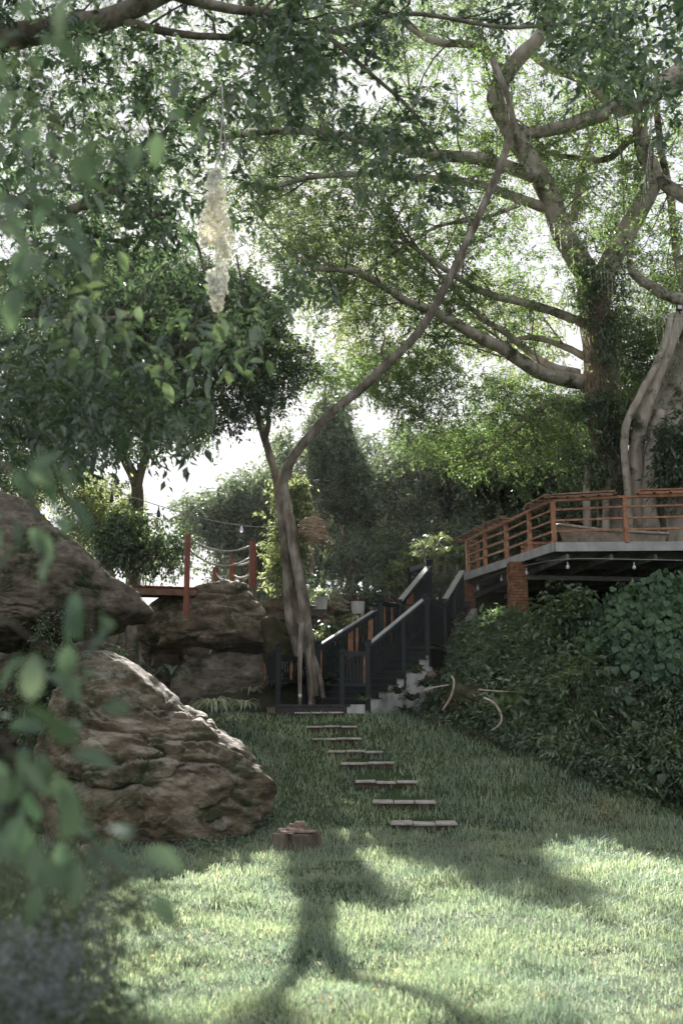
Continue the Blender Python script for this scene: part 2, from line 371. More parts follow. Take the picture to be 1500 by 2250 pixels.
# ------------------------------------------------------------------ sunlit openings: crowns are cut so sun reaches these lawn patches
LIT = [[(300,1975),(420,1925),(632,1905),(628,2000),(592,2120),(530,2250),(480,2300),(150,2300),(190,2100)],
       [(640,2120),(668,2090),(700,2150),(770,2300),(590,2300)],
       [(700,1775),(790,1790),(850,1880),(1000,1950),(1200,2010),(1330,2080),(1500,2170),(1700,2260),(1500,2300),(1260,2240),(1150,2110),(1040,2120),(960,2170),(860,2140),(760,2130),(690,2060),(760,2000),(850,1990),(830,1930),(760,1850)],
       [(1170,1870),(1200,1825),(1260,1830),(1500,1862),(1700,1900),(1700,2010),(1500,2000),(1400,1975),(1230,1930)]]
def in_lit(Q, z0=0.0):
    """does the shadow of a point fall inside one of the sunlit openings on the lawn?"""
    t = (Q[:, 2]-z0)/SUN[2]; G = Q-SUN[None, :]*t[:, None]
    ok = G[:, 1] > 3; px, py = proj(np.where(ok[:, None], G, np.array([[0, 5, -50.]])))
    n = fbm(np.stack([G[:, 0]*1.3, G[:, 1]*1.3, G[:, 0]*0], 1), 3, 77)-.5
    px = px+n*90; py = py+n*60
    r = np.zeros(len(Q), bool)
    for poly in LIT: r |= inpoly(px, py, poly)
    return r & ok
# ------------------------------------------------------------------ foliage
def rnd(n): return RNG.random(n)
def unit(n, zb=0):
    v = RNG.normal(size=(n, 3)); v[:, 2] += zb; return v/np.linalg.norm(v, axis=1)[:, None]
def leafVF(C, Dr, size, asp=.42, fold=.25, roll=None):
    """leaf blades: base at C, pointing along Dr; six-cornered, folded on the midrib"""
    n = len(C); size = np.broadcast_to(size, (n,))
    Dr = Dr/(np.linalg.norm(Dr, axis=1)[:, None]+1e-9)
    up = unit(n, 1.6); s = np.cross(Dr, up); s /= np.linalg.norm(s, axis=1)[:, None]+1e-9; u = np.cross(s, Dr)
    L_ = size[:, None]; W = L_*asp/2; f = W*fold*2
    v0 = C; v1 = C+Dr*L_*.42+s*W+u*f; v2 = C+Dr*L_-u*f*.6; v3 = C+Dr*L_*.42-s*W+u*f
    V = np.stack([v0, v1, v2, v3], 1).reshape(-1, 3); b = np.arange(n)*4
    F = np.stack([np.stack([b, b+1, b+2], 1), np.stack([b, b+2, b+3], 1)], 1).reshape(-1, 3)
    return V, F
def twigVF(A, B, C, r):
    n = len(A); r = np.broadcast_to(r, (n,))[:, None]; V = []
    T = C-A; T /= np.linalg.norm(T, axis=1)[:, None]+1e-9
    s = np.cross(T, [.3, .2, .9]); s /= np.linalg.norm(s, axis=1)[:, None]+1e-9; u = np.cross(s, T)
    for Q, k in ((A, 1), (C, .35)):
        for a in (0, 2.094, 4.189): V.append(Q+(s*math.cos(a)+u*math.sin(a))*r*k)
    V = np.stack(V, 1).reshape(-1, 3); b = (np.arange(n)*6)[:, None]
    F = []
    for k in (0,):
        for i in range(3):
            q = (i+1) % 3; F += [b+np.array([[k+i, k+q, k+3+q]]), b+np.array([[k+i, k+3+q, k+3+i]])]
    return V, np.concatenate(F)
def sprays(St, Dv, Ln, k, size, asp=.42, droop=.25, tw=.006, spread=.9, jit=.03, rad=True):
    """twigs from St along Dv, k leaves on each; returns leaf V,F and twig V,F"""
    n = len(St); Ln = np.broadcast_to(Ln, (n,))[:, None]
    md = St+Dv*Ln*.5-np.array([0,0,1])*Ln*droop*.15; en = St+Dv*Ln-np.array([0,0,1])*Ln*droop*.6
    t = np.tile(np.linspace(.12, 1, k), n)[:, None]; i = np.repeat(np.arange(n), k)
    C = (1-t)**2*St[i]+2*t*(1-t)*md[i]+t*t*en[i]+RNG.normal(size=(n*k, 3))*jit
    side = np.cross(Dv[i], unit(n*k, 1.5)); side *= np.where(np.tile(np.arange(k) % 2, n)[:, None] > 0, 1, -1)
    D = Dv[i]*.55+side*spread+unit(n*k)*.35-np.array([0,0,1])*droop
    sz = size*(.65+.6*rnd(n*k))
    lv, lf = leafVF(C, D, sz, asp); tv, tf = twigVF(St, md, en, tw)
    return lv, lf, tv, tf
def join(parts):
    V = []; F = []; mi = []; b = 0
    for v, f, m in parts:
        V.append(v); F.append(np.asarray(f)+b); mi.append(np.full(len(f), m)); b += len(v)
    return np.concatenate(V), np.concatenate(F), np.concatenate(mi)
SKYGAP = [[(330,1010),(430,985),(560,985),(575,1010),(500,1060),(390,1100),(375,1170),(300,1110)],
          [(640,870),(700,835),(690,900),(640,960),(610,930)],[(790,900),(850,880),(880,930),(840,980),(790,940)],
          [(620,700),(700,650),(760,690),(720,760),(640,760)],[(930,590),(1010,560),(1040,610),(960,640)],[(1000,770),(1100,790),(1120,830),(1000,820)],
          [(950,420),(1080,400),(1060,440),(960,470)],[(1300,830),(1310,830),(1310,840),(1300,840)]]
def region(polys, D0, D1, n, thr=.46, freq=.55, seed=1, lit=.95, gaps=True):
    """n spray starts inside crown outlines between two distances, clumped by noise, cut away over the sunlit lawn patches"""
    out = []; tot = 0; 
    xs_ = [p[0] for q in polys for p in q]; ys_ = [p[1] for q in polys for p in q]
    for it in range(40):
        m = n*2
        px = RNG.uniform(min(xs_), max(xs_), m); py = RNG.uniform(min(ys_), max(ys_), m)
        k = np.zeros(m, bool)
        jx = px+RNG.normal(size=m)*14; jy = py+RNG.normal(size=m)*14
        for q in polys: k |= inpoly(jx, jy, q)
        px, py = px[k], py[k]; D = RNG.uniform(D0, D1, len(px)); Q = PV(px, py, D)
        c = fbm(Q*freq, 3, seed)+.05*RNG.normal(size=len(Q)); kk = c > thr
        if gaps:
            for g in SKYGAP: kk &= ~(inpoly(px, py, g) & (rnd(len(px)) < .96))
        if lit: kk &= ~(in_lit(Q) & (rnd(len(px)) < max(lit, .99*(lit > 0))))  # drops sprays that would shade the chosen sunlit patches
        out.append(Q[kk]); tot += kk.sum()
        if tot >= n: break
    return np.concatenate(out)[:n]
def make_crown(parent, Q, leaf, k=12, size=.08, Ln=.5, asp=.42, droop=.25, tw=.006, spread=.9, zb=.1, name='crown', out_from=None, jit=.03, lit=True):
    n = len(Q); Dv = unit(n, zb)
    if out_from is not None:
        o = Q-np.array(out_from); o /= np.linalg.norm(o, axis=1)[:, None]; Dv = Dv*.7+o*.7; Dv /= np.linalg.norm(Dv, axis=1)[:, None]
    lv, lf, tv, tf = sprays(Q, Dv, Ln*(.6+.8*rnd(n)), k, size, asp, droop, tw, spread, jit)
    if lit and name == 'crown':
        nl = len(lv)//4; kp = ~(in_lit(lv.reshape(nl, 4, 3)[:, 2]) & (rnd(nl) < .97)); ix = np.where(kp)[0]  # removes single leaves whose shadow would fall on the sunlit patches
        lv = lv.reshape(nl, 4, 3)[ix].reshape(-1, 3); b = np.arange(len(ix))*4; lf = np.stack([np.stack([b, b+1, b+2], 1), np.stack([b, b+2, b+3], 1)], 1).reshape(-1, 3)
    V, F, mi = join([(lv, lf, 0), (tv, tf, 1)])
    return npmesh(name, V, F, [leaf, M['twig']], parent, mi=mi)
def limb(pts, r0, r1, n=4, wig=.0, seed=0):
    q = cat_rom(pts, n); 
    if wig: q = q+(np.stack([fbm(q*1.1+s_*9, 2, seed+s_) for s_ in range(3)], 1)-.5)*wig*np.linspace(.2, 1, len(q))[:, None]
    return q, np.linspace(r0, r1, len(q))
def limb_obj(name, pts, r0, r1, parent, m, sides=10, rough=.12, wig=.1, seed=0, flare=0, n=4):
    q, r = limb(pts, r0, r1, n, wig, seed)
    if flare: r = r*(1+flare*np.exp(-np.arange(len(q))/(2.2)))
    V, F = tubeVF(q, r, sides, rough, seed)
    # close the ends
    b = len(V); V = np.concatenate([V, q[:1], q[-1:]]); c = []
    for k in range(sides): c += [(b, (k+1) % sides, k, k), (b+1, b-sides+k, b-sides+(k+1) % sides, b-sides+(k+1) % sides)]
    me_v = V; F4 = F
    mb = MB(); mb.v = [tuple(v) for v in V]; mb.f = [tuple(f) for f in F4]+[tuple(x[:3]) for x in c]; mb.m = [0]*len(mb.f)
    o = mb.build(name, m, parent, smooth=True); return o, q, r
def grow(limbs, per_m=1.2, L0=1.6, L1=3.2, sub=4, seed=0, up=.15, r=.03, flat=.6):
    """side branches off a list of (points, radii): returns polylines with radii"""
    rg = np.random.default_rng(seed); outb = []
    for q, rd in limbs:
        seg = np.linalg.norm(np.diff(q, axis=0), axis=1).sum(); n = int(seg*per_m)
        for k in range(n):
            t = .15+.85*rg.random(); i = min(len(q)-2, int(t*(len(q)-1))); T = q[i+1]-q[i]; T /= np.linalg.norm(T)+1e-9
            d = rg.normal(size=3); d[2] = d[2]*flat+up; d /= np.linalg.norm(d); d = d*.8+T*.7; d /= np.linalg.norm(d)
            Lb = L0+(L1-L0)*rg.random(); p = q[i].copy(); pl = [p]
            for s_ in range(5):
                d = d+rg.normal(size=3)*.22+np.array([0,0,.04]); d /= np.linalg.norm(d); p = p+d*Lb/5; pl.append(p)
            rr = min(rd[i]*.5, r); outb.append((np.array(pl), np.linspace(rr, rr*.25, 6)))
    return outb
def tubes_mesh(name, br, parent, m, sides=5):
    V = []; F = []; b = 0
    for q, r in br:
        v, f = tubeVF(q, r, sides); V.append(v); F.append(f+b); b += len(v)
    return npmesh(name, np.concatenate(V), np.concatenate(F), m, parent, smooth=True)
def along(br, n, seed=0, jit=.12, start=.25):
    rg = np.random.default_rng(seed); Q = []; T = []
    for k in range(n):
        q, r = br[rg.integers(len(br))]; t = start+(1-start)*rg.random(); f = t*(len(q)-1); i = min(len(q)-2, int(f)); a = f-i
        Q.append(q[i]*(1-a)+q[i+1]*a+rg.normal(size=3)*jit); T.append(q[i+1]-q[i])
    Q = np.array(Q); T = np.array(T); return Q, T/(np.linalg.norm(T, axis=1)[:, None]+1e-9)
def px_limb(pts): return [P(*p) for p in pts]
# ================================================================== ROCKS
def rock(name, outline, D, depth, m, label, cat='boulder', planes=(), seed=1, nth=220, nph=110, ctr=None, strata=.10, lump=.30, fine=.05, back=1.0, kind=None, pw=.62, tilt=.15, facets=9, grow_=1.0):
    W = np.array([P(x, y, D) for x, y in outline]); cx, cz = (W[:, 0].mean(), W[:, 2].mean()) if ctr is None else (P(*ctr, D)[0], P(*ctr, D)[2])
    px_, pz_ = W[:, 0]-cx, W[:, 2]-cz; th = np.linspace(0, 2*math.pi, nth, endpoint=False); R = np.zeros(nth)
    for i, t in enumerate(th):
        c, s = math.cos(t), math.sin(t)
        for a in range(len(W)):
            b = (a+1) % len(W); ax, az, bx, bz = px_[a], pz_[a], px_[b], pz_[b]
            den = c*(bz-az)-s*(bx-ax)
            if abs(den) < 1e-9: continue
            k = (ax*(bz-az)-az*(bx-ax))/den; u = (ax*s-az*c)/den*(1)
            u = (c*az-s*ax)/(-den) if False else ((ax*s-az*c)/(-(bx-ax)*s+(bz-az)*c))
            if k > 0 and -1e-6 <= u <= 1+1e-6: R[i] = max(R[i], k)
    R = np.where(R == 0, R[R > 0].mean(), R)*(1+.012*facets/9)*grow_
    ph = np.linspace(-math.pi/2, math.pi/2, nph); Rr = R[None, :]
    cph = np.sign(np.cos(ph))*np.abs(np.cos(ph))**pw
    x = cx+Rr*cph[:, None]*np.cos(th)[None]; z = cz+Rr*cph[:, None]*np.sin(th)[None]
    y = D+(np.where(ph < 0, depth, depth*back)*np.sin(ph))[:, None]+0*x
    V = np.stack([x.ravel(), y.ravel(), z.ravel()], 1)
    C = np.array([cx, D, cz])
    for (n_, d_, soft) in planes:
        n_ = np.array(n_, float); n_ /= np.linalg.norm(n_); s = (V-C)@n_-d_; V = V-np.where(s > 0, s*(1-soft), 0)[:, None]*n_
    rf = np.random.default_rng(seed*5+1)
    for k in range(facets):
        n_ = rf.normal(size=3); n_[1] = -abs(n_[1])-.7*abs(n_[0])-.7*abs(n_[2]); n_[2] += .25; n_ /= np.linalg.norm(n_); pr = (V-C)@n_; hh = np.percentile(pr, 99.5)*rf.uniform(.84, .95)
        s = pr-hh; V = V-np.where(s > 0, s*.88, 0)[:, None]*n_
    dr = V-C; dr /= np.linalg.norm(dr, axis=1)[:, None]+1e-9
    big = fbm(V*.9+seed*7, 4, seed)-.5
    wz = V[:, 2]+tilt*V[:, 0]+.7*(fbm(V*.8+3, 3, seed+9)-.5)
    Q = np.stack([V[:, 0]*.55, V[:, 1]*.55, wz*2.0], 1); st = np.abs(fbm(Q, 4, seed+20)-.5)*2
    med = np.abs(fbm(V*2.2, 4, seed+31)-.5)*2
    fn = fbm(V*7, 4, seed+40)-.5
    V = V+dr*(lump*big*1.4-strata*1.8*(1-st)**9-strata*.55*(1-med)**11+fine*fn*1.3)[:, None]
    i, j = np.meshgrid(np.arange(nth), np.arange(nph-1)); a = j*nth+i; b = j*nth+(i+1) % nth
    F = np.stack([a.ravel(), b.ravel(), (b+nth).ravel(), (a+nth).ravel()], 1)
    o = npmesh(name, V, F, m, smooth=True, origin=(cx, D, gz(cx, D)))
    tag(o, label, cat, kind=kind); return o
rock('boulder', [(76,1640),(84,1590),(108,1525),(140,1470),(190,1428),(240,1415),(290,1441),(340,1472),(385,1494),(430,1518),(470,1543),(489,1568),(530,1602),(560,1634),(572,1680),(602,1738),(592,1790),(545,1815),(450,1850),(380,1885),(250,1900),(160,1890),(95,1800)],
     17.3, 1.7, M['rock'], 'big brown weathered boulder on the lawn, its pale ridge sloping down to the tree stump',
     planes=[((-.10,-1,.28), .95, .02), ((.55,-.75,.15), 1.05, .15), ((.62,-.12,.85), 1.02, .25), ((-.7,-.8,.1), 1.2, .3)], seed=3, ctr=(330,1690), nth=380, nph=210, strata=.085, lump=.20, fine=.055, facets=14, grow_=1.04)
rock('boulder', [(-260,1150),(-120,1080),(0,1083),(60,1104),(130,1165),(180,1212),(235,1262),(295,1300),(322,1325),(334,1345),(326,1368),(290,1372),(262,1398),(200,1405),(120,1425),(20,1428),(-120,1440),(-260,1400)],
     20.6, 1.9, M['rock_dark'], 'huge dark overhanging rock at the left, resting on a short stone pillar', planes=[((0,-1,.35), 1.1, .2),((.3,-.4,-.9), .9, .4)], seed=8, ctr=(40,1300), nth=240, nph=120, strata=.05, lump=.2, fine=.09)
rock('boulder', [(296,1400),(330,1330),(380,1300),(420,1292),(455,1279),(500,1273),(545,1283),(562,1310),(590,1345),(612,1385),(618,1425),(560,1415),(480,1425),(420,1420),(350,1432)],
     27.2, 1.5, M['rock'], 'layered brown rock under the rope bridge, its upper part jutting over a dark cleft', planes=[((0,-1,.2), 1.0, .2)], seed=14, ctr=(460,1360), strata=.10, lump=.22, nth=240, nph=120, tilt=-.1)
rock('boulder', [(380,1470),(420,1440),(520,1430),(610,1440),(650,1480),(650,1580),(520,1620),(380,1600)],
     27.0, 1.3, M['rock_dark'], 'low pale-faced rock below the cleft behind the spider plants', planes=[((0,-1,.1), .8, .2)], seed=19, strata=.06, lump=.2)
rock('boulder', [(-60,1420),(120,1400),(300,1420),(330,1500),(300,1640),(100,1700),(-80,1700)],
     23.5, 1.2, M['rock_dark'], 'dark rock face in deep shade behind the big boulder', seed=23, strata=.1)
rock('boulder', [(-300,1370),(0,1360),(300,1350),(420,1370),(560,1390),(640,1420),(640,1640),(0,1700),(-300,1700)], 31.5, 1.6, M['rock_dark'], 'long dark rock wall closing the cave behind the boulders', seed=25, nth=160, nph=60)
rock('boulder', [(255,1390),(330,1360),(400,1390),(430,1500),(400,1600),(250,1600)], 29.0, 1.2, M['rock_dark'], 'dark rock at the back of the cave beneath the bridge', seed=24, nth=100, nph=50)
rock('stone_pillar', [(276,1372),(300,1368),(304,1400),(306,1450),(300,1500),(272,1500),(274,1430)], 20.4, .14, M['rock_dark'], 'short mossy stone pillar propping the overhanging rock', 'pillar', seed=27, nth=60, nph=50, strata=.02, lump=.03, fine=.03, pw=.4)
rock('boulder', [(706,1330),(722,1305),(755,1310),(785,1330),(803,1350),(800,1385),(740,1400),(700,1380)], 28.6, .7, M['rock'], 'grey pointed rock between the white pot of spider plant and the bromeliad pots', seed=33, nth=120, nph=60, strata=.05, lump=.15)
rock('boulder', [(580,1325),(620,1312),(650,1316),(700,1330),(720,1360),(700,1400),(620,1400),(585,1370)], 29.5, .6, M['rock_dark'], 'low mossy rock behind the two tree trunks', seed=35, nth=100, nph=50, strata=.05)
rock('boulder', [(572,1362),(600,1350),(640,1378),(668,1420),(690,1490),(640,1510),(590,1490)], 26.3, .6, M['mossrock'], 'mossy earth mound beside the foot of the leaning tree', seed=36, nth=100, nph=50, strata=.05, lump=.2)
rock('boulder', [(931,1488),(938,1474),(950,1471),(958,1482),(956,1500),(935,1502)], 24.6, .15, M['rock'], 'small rounded pinkish stone on the bank by the stairs', seed=41, nth=60, nph=40, strata=.01, lump=.03, fine=.01)
rock('boulder', [(968,1530),(1000,1500),(1060,1498),(1100,1512),(1110,1560),(1060,1610),(985,1600)], 23.8, .6, M['mossrock'], 'green mossy rock half hidden in the bank plants, driftwood leaning on it', seed=43, nth=140, nph=70, strata=.05, lump=.15)
rock('boulder', [(1150,1370),(1190,1350),(1230,1375),(1235,1430),(1190,1460),(1150,1430)], 24.4, .5, M['rock_dark'], 'dark rock under the foot of the middle brick pillar', seed=44, nth=100, nph=50, strata=.05, lump=.1)
for k, (px_, py_, s_) in enumerate([(130,1882,.28),(190,1868,.2)]):
    D_ = float(ray_ground([px_], [py_])[0]); q = P(px_, py_, D_)
    ol = [(px_-s_*70, py_), (px_-s_*40, py_-s_*60), (px_+s_*30, py_-s_*66), (px_+s_*75, py_-s_*20), (px_+s_*60, py_+s_*50), (px_-s_*40, py_+s_*50)]
    rock('garden_stone', ol, D_, .15, M['rock_dark'] if k == 0 else M['slab'], ['flat brown stone lying at the left foot of the big boulder', 'small white stone at the left foot of the big boulder'][k], 'stone', seed=50+k, nth=60, nph=40, strata=.01, lump=.03, fine=.01)
# ================================================================== STEPPING STONES
stones = [(930,1811,140,3,'lowest stepping stone, nearest to the camera, of the lawn path'),(887,1766,134,3,'second stepping stone up the lawn path from the bottom'),(848,1721,130,3,'third stepping stone up the lawn path from the bottom'),
          (808,1683,115,2,'fourth stepping stone up, its right end grown over with grass'),(781,1654,118,3,'fifth stepping stone up, fourth below the platform'),(740,1626,106,2,'sixth stepping stone up, third below the platform'),(729,1599,108,3,'seventh stepping stone up, second below the platform'),(702,1569,106,3,'highest stepping stone, just below the black platform')]
STONE_BOX = []
for n_, (px_, py_, wpx, nt_, lab) in enumerate(stones):
    D_ = float(ray_ground([px_], [py_-2])[0]); c = P(px_, py_-2, D_); c[2] = max(c[2], gz(c[0], c[1])+.01)+.012
    W_ = wpx*D_/FPX; a_ = math.radians(RNG.uniform(-2.5, 2.5)); t = empty('stepping_stone', c, lab, 'stepping stone', 'stepping stones up the lawn')
    STONE_BOX.append((c[0], c[1], W_/2-.03, .25))
    for k in range(nt_):
        tw_ = W_/nt_; mb = MB(); cc = c+np.array([(k-(nt_-1)/2)*tw_, RNG.uniform(-.025, .025), RNG.uniform(-.012, .012)])
        mb.box(cc, (tw_-RNG.uniform(.012,.03), .56, .035), a_+RNG.uniform(-.03,.03), bev=.006); mb.build('tile', M['slab'], t)
    mb = MB(); mb.box(c-np.array([0,-.02,.065]), (W_-.05, .37, .08), a_); mb.build('base', M['mortar'], t)
# ================================================================== STUMP
sD = 16.3; sc_ = P(646, 1850, sD); sz = gz(sc_[0], sc_[1])
t = empty('tree_stump', (sc_[0], sc_[1], sz), 'old tree stump with reddish cut wood slabs stacked on top', 'stump')
th = np.linspace(0, 2*math.pi, 40, endpoint=False); V = []; F = []
for r_i, h in enumerate(np.linspace(-.1, .27, 10)):
    for a in th:
        rr = .29+.06*math.sin(5*a+1)+.05*math.sin(11*a)+(.09*math.exp(-(h+.1)*7)); rr += .03*float(vnoise(np.array([[a*4, h*3, 1]]), 5)[0])
        V.append((sc_[0]+rr*math.cos(a), sc_[1]+rr*math.sin(a), sz+h))
V.append((sc_[0], sc_[1], sz+.26)); n40 = 40
for r_i in range(9):
    for k in range(40): F.append((r_i*40+k, r_i*40+(k+1) % 40, (r_i+1)*40+(k+1) % 40, (r_i+1)*40+k))
for k in range(40): F.append((9*40+k, 9*40+(k+1) % 40, 400, 400))
mb = MB(); mb.v = V; mb.f = [f if f[2] != f[3] else f[:3] for f in F]; mb.m = [0]*len(F); mb.build('stump', M['stump'], t, smooth=True)
for (dx, dy, dz, w_, d_, h_, a, s_) in [(-.10,-.12,.36,.34,.30,.035,.3,1),(.16,-.10,.37,.36,.28,.03,-.2,2),(.33,-.06,.365,.22,.2,.025,.5,3),(.02,-.05,.405,.36,.24,.04,.1,4),(.08,-.04,.45,.33,.2,.035,-.25,5),(.10,0,.49,.2,.14,.03,.4,6),(-.22,-.02,.38,.22,.2,.03,.8,7)]:
    mb = MB(); pts = []; rg = random.Random(s_); dx *= .8; w_ *= .85; dz -= .07
    for k in range(9):
        q = k/9*2*math.pi; r = 1+rg.uniform(-.22, .18); pts.append((sc_[0]+dx+w_/2*r*math.cos(q+a), sc_[1]+dy+d_/2*r*math.sin(q+a)))
    mb.prism(pts, sz+dz-h_/2, sz+dz+h_/2); mb.build('wood_slab', M['redwood'], t)
# ================================================================== PLATFORM AND STAIRS
PZ = 2.27
def XY(px, D): return np.array([(px-750)/FPX*D/(cp-0*sp)*1.0, D])
def atz(px, D, z):
    """point at distance D and height z seen in photo column px"""
    f = D*cp+(z-EYE)*sp; return np.array([(px-750)/FPX*f, D, z])
pA = atz(570,27.2,PZ); pB = atz(611,24.0,PZ); pC = atz(671,25.3,PZ); pE = atz(751,24.0,PZ); pF = atz(808,24.15,PZ); pG = atz(698,25.0,PZ); pD_ = atz(586,26.9,PZ)
plat = empty('stair_platform', (pB[0], pB[1], PZ-.2), 'low grey-edged platform at the foot of the black stairs', 'platform')
poly = [(pA[0]-.1, pA[1]), (pB[0]-.08, pB[1]-.1), (pE[0]+.1, pE[1]-.1), (pF[0]-.1, pF[1]+.15), (pG[0]+.3, pG[1]+1.2), (pC[0], pC[1]+1.0)]
n_bd = 9
MB().prism(poly, PZ-.05, PZ).build('deck_board', M['tread'], plat)
MB().beam((pB[0]-.04, pB[1]-.05, PZ-.17), (pE[0]+.06, pE[1]-.05, PZ-.17), .05, .235).build('front_board', M['tread'], plat)
MB().beam((pA[0]-.04, pA[1], PZ-.17), (pB[0]-.04, pB[1]+.02, PZ-.17), .05, .235).build('side_board', M['stick'], plat)
MB().prism([(p[0]*.97, p[1]+.1) for p in [pA, pB, pE, pF, pG]], PZ-.6, PZ-.055).build('base', M['white'], plat)
MB().beam((pE[0]+.1, pE[1]+.02, PZ-.12), (pF[0]+.05, pF[1]+.05, PZ-.12), .1, .24).build('end_block', M['white'], plat)
# railings --------------------------------------------------------
_bal = {}
def bal_mesh(h, wd=.032, dp=.032, m=None):
    key = (round(h, 3), wd, m.name)
    if key not in _bal:
        mb = MB(); mb.box((0, 0, 0), (wd, dp, h)); me = bpy.data.meshes.new('baluster'); me.from_pydata(mb.v, [], mb.f); me.materials.append(m); _bal[key] = me
    return _bal[key]
def post(parent, x, y, z0, z1, s=.125, m=None, cap=True, name='post'):
    m = m or M['black']; mb = MB(); mb.box((x, y, (z0+z1)/2), (s, s, z1-z0), bev=.008); o = mb.build(name, m, parent)
    if cap: 
        mb = MB(); mb.box((x, y, z1-.075), (s*1.25, s*1.25, .13), bev=.012); mb.box((x, y, z1+.012), (s*1.4, s*1.4, .025), bev=.006); c = mb.build('post_cap', M['black'], o)
    return o
def rail_panel(parent, a, b, h_top, h_bot, orange=(), gap=.088, topw=.14, topm='black', lit_top=False, both=True):
    """handrail, bottom rail and balusters from a to b (points at the foot line)"""
    a = np.array(a, float); b = np.array(b, float); up = np.array([0,0,1.])
    ta, tb = a+up*h_top, b+up*h_top; ba, bb = a+up*h_bot, b+up*h_bot
    MB().beam(ta, tb, topw*.62, .11).build('top_rail', M['black'], parent)
    if lit_top: MB().beam(ta+up*.072, tb+up*.072, topw, .03).build('handrail', M['railtop'], parent)
    MB().beam(ba, bb, .06, .075).build('bottom_rail', M['black'], parent)
    Ln = np.linalg.norm((b-a)[:2]); n = int(Ln/gap); hh = h_top-h_bot-.02
    for k in range(1, n):
        p = a+(b-a)*k/n; c = p+up*(h_top+h_bot)/2; og = k in orange or (k-n) in orange
        me = bal_mesh(hh, .045 if og else .034, .045 if og else .034, M['orange'] if og else M['black'])
        o = link('baluster', me, parent, c); o.rotation_euler = (0, 0, math.atan2(b[1]-a[1], b[0]-a[0]))
        if og: o['label'] = 'unpainted orange wooden baluster'
def pxh(py, D): # height of a pixel row at distance D
    return P(750, py, D)[2]
r1 = empty('railing', (pB[0], pB[1], PZ), 'black railing round the left side of the platform, with orange balusters and no steps behind', 'railing', 'black garden railings')
gA = gz(pA[0], pA[1])
post(r1, pA[0], pA[1], PZ-.35, pxh(1430, pA[1]), .12); post(r1, pB[0], pB[1], PZ-.3, pxh(1418, pB[1])); post(r1, pC[0], pC[1], PZ, pxh(1438, pC[1]), .13); post(r1, pD_[0], pD_[1], PZ-.1, PZ+.55, .12, cap=False)
rail_panel(r1, (pA[0], pA[1], PZ), (pB[0], pB[1], PZ), pxh(1445, 27.2)-PZ-.03, .56, orange=(5,6,7,8,9,10,11,12), gap=.10)
MB().beam((pA[0]+.03, pA[1]-.05, PZ+.60), (pB[0]+.03, pB[1]+.1, PZ+.60), .09, .03).build('ledge', M['orange'], r1)
rail_panel(r1, (pB[0], pB[1]+.02, PZ), (pC[0], pC[1], PZ), pxh(1447, 24.6)-PZ, .56, orange=(-3,-6), gap=.12)
MB().beam((pC[0], pC[1], pxh(1447,25.2)), (pG[0], pG[1], pxh(1447,25.0)), .09, .11).build('top_rail', M['black'], r1)
r2 = empty('railing', (pE[0], pE[1], PZ), 'short black railing panel at the right front of the platform with one orange baluster', 'railing', 'black garden railings')
post(r2, pE[0], pE[1], PZ-.3, pxh(1424, 24)); rail_panel(r2, (pE[0]+.03, pE[1], PZ), (pF[0], pF[1], PZ), pxh(1436, 24)-PZ, .46, orange=(-1,), gap=.085)
# flight 1 rails
zl = 4.93
F0 = pF.copy(); F1 = atz(935, 25.55, PZ+1.27); G0 = pG.copy(); G0[2] = PZ+.1; G1 = atz(827, 26.0, PZ+1.33)
r3 = empty('railing', F0, 'near black railing of the lower stair flight with a shiny handrail', 'railing', 'black garden railings')
zt0, zt1 = pxh(1420, F0[1]), pxh(1316, F1[1])
post(r3, F0[0], F0[1], PZ-.4, zt0+.13, .13)
hb = [zt0-.78, zt1-.74]
def slope_panel(parent, p0, p1, t0, t1, b0, b1, orange=(), gap=.083, post_mid=None):
    p0 = np.array(p0[:2]); p1 = np.array(p1[:2]); q = lambda p, z: np.array([p[0], p[1], z])
    MB().beam(q(p0, t0-.055), q(p1, t1-.055), .09, .12).build('top_rail', M['black'], parent)
    MB().beam(q(p0, t0+.022), q(p1, t1+.022), .17, .035).build('handrail', M['railtop'], parent)
    MB().beam(q(p0, b0), q(p1, b1), .06, .08).build('bottom_rail', M['black'], parent)
    n = int(np.linalg.norm(p1-p0)/gap)
    for k in range(1, n):
        f = k/n; p = p0+(p1-p0)*f; zt = t0+(t1-t0)*f-.1; zb = b0+(b1-b0)*f; og = k in orange or (k-n) in orange
        me = bal_mesh(round(zt-zb, 2), .045 if og else .034, .045 if og else .034, M['orange'] if og else M['black'])
        o = link('baluster', me, parent, (p[0], p[1], (zt+zb)/2)); o.rotation_euler = (0, 0, math.atan2(p1[1]-p0[1], p1[0]-p0[0]))
        if og: o['label'] = 'unpainted orange wooden baluster'
slope_panel(r3, F0, F1, zt0, zt1, hb[0], hb[1])
pm = F0+(F1-F0)*.60; post(r3, pm[0], pm[1]-.03, pxh(1512, pm[1]), (zt0+(zt1-zt0)*.6)-.1, .11, cap=False)
post(r3, F1[0], F1[1], pxh(1400, F1[1]), zt1+.12, .13); F1b = atz(944, 25.5, 0); post(r3, F1b[0], F1b[1]-.02, pxh(1440, 25.5), zl+.08, .13)
r4 = empty('railing', G0, 'far black railing of the lower stair flight with orange balusters in threes and twos', 'railing', 'black garden railings')
zg0, zg1 = pxh(1421, G0[1]), pxh(1341, G1[1])
post(r4, G0[0], G0[1], PZ, zg0+.1, .13); slope_panel(r4, G0, G1, zg0, zg1, zg0-.86, zg1-.84, orange=(1,12,13,15,-3,-2), gap=.075)
post(r4, G1[0], G1[1], PZ+.9, zg1+.12, .13)
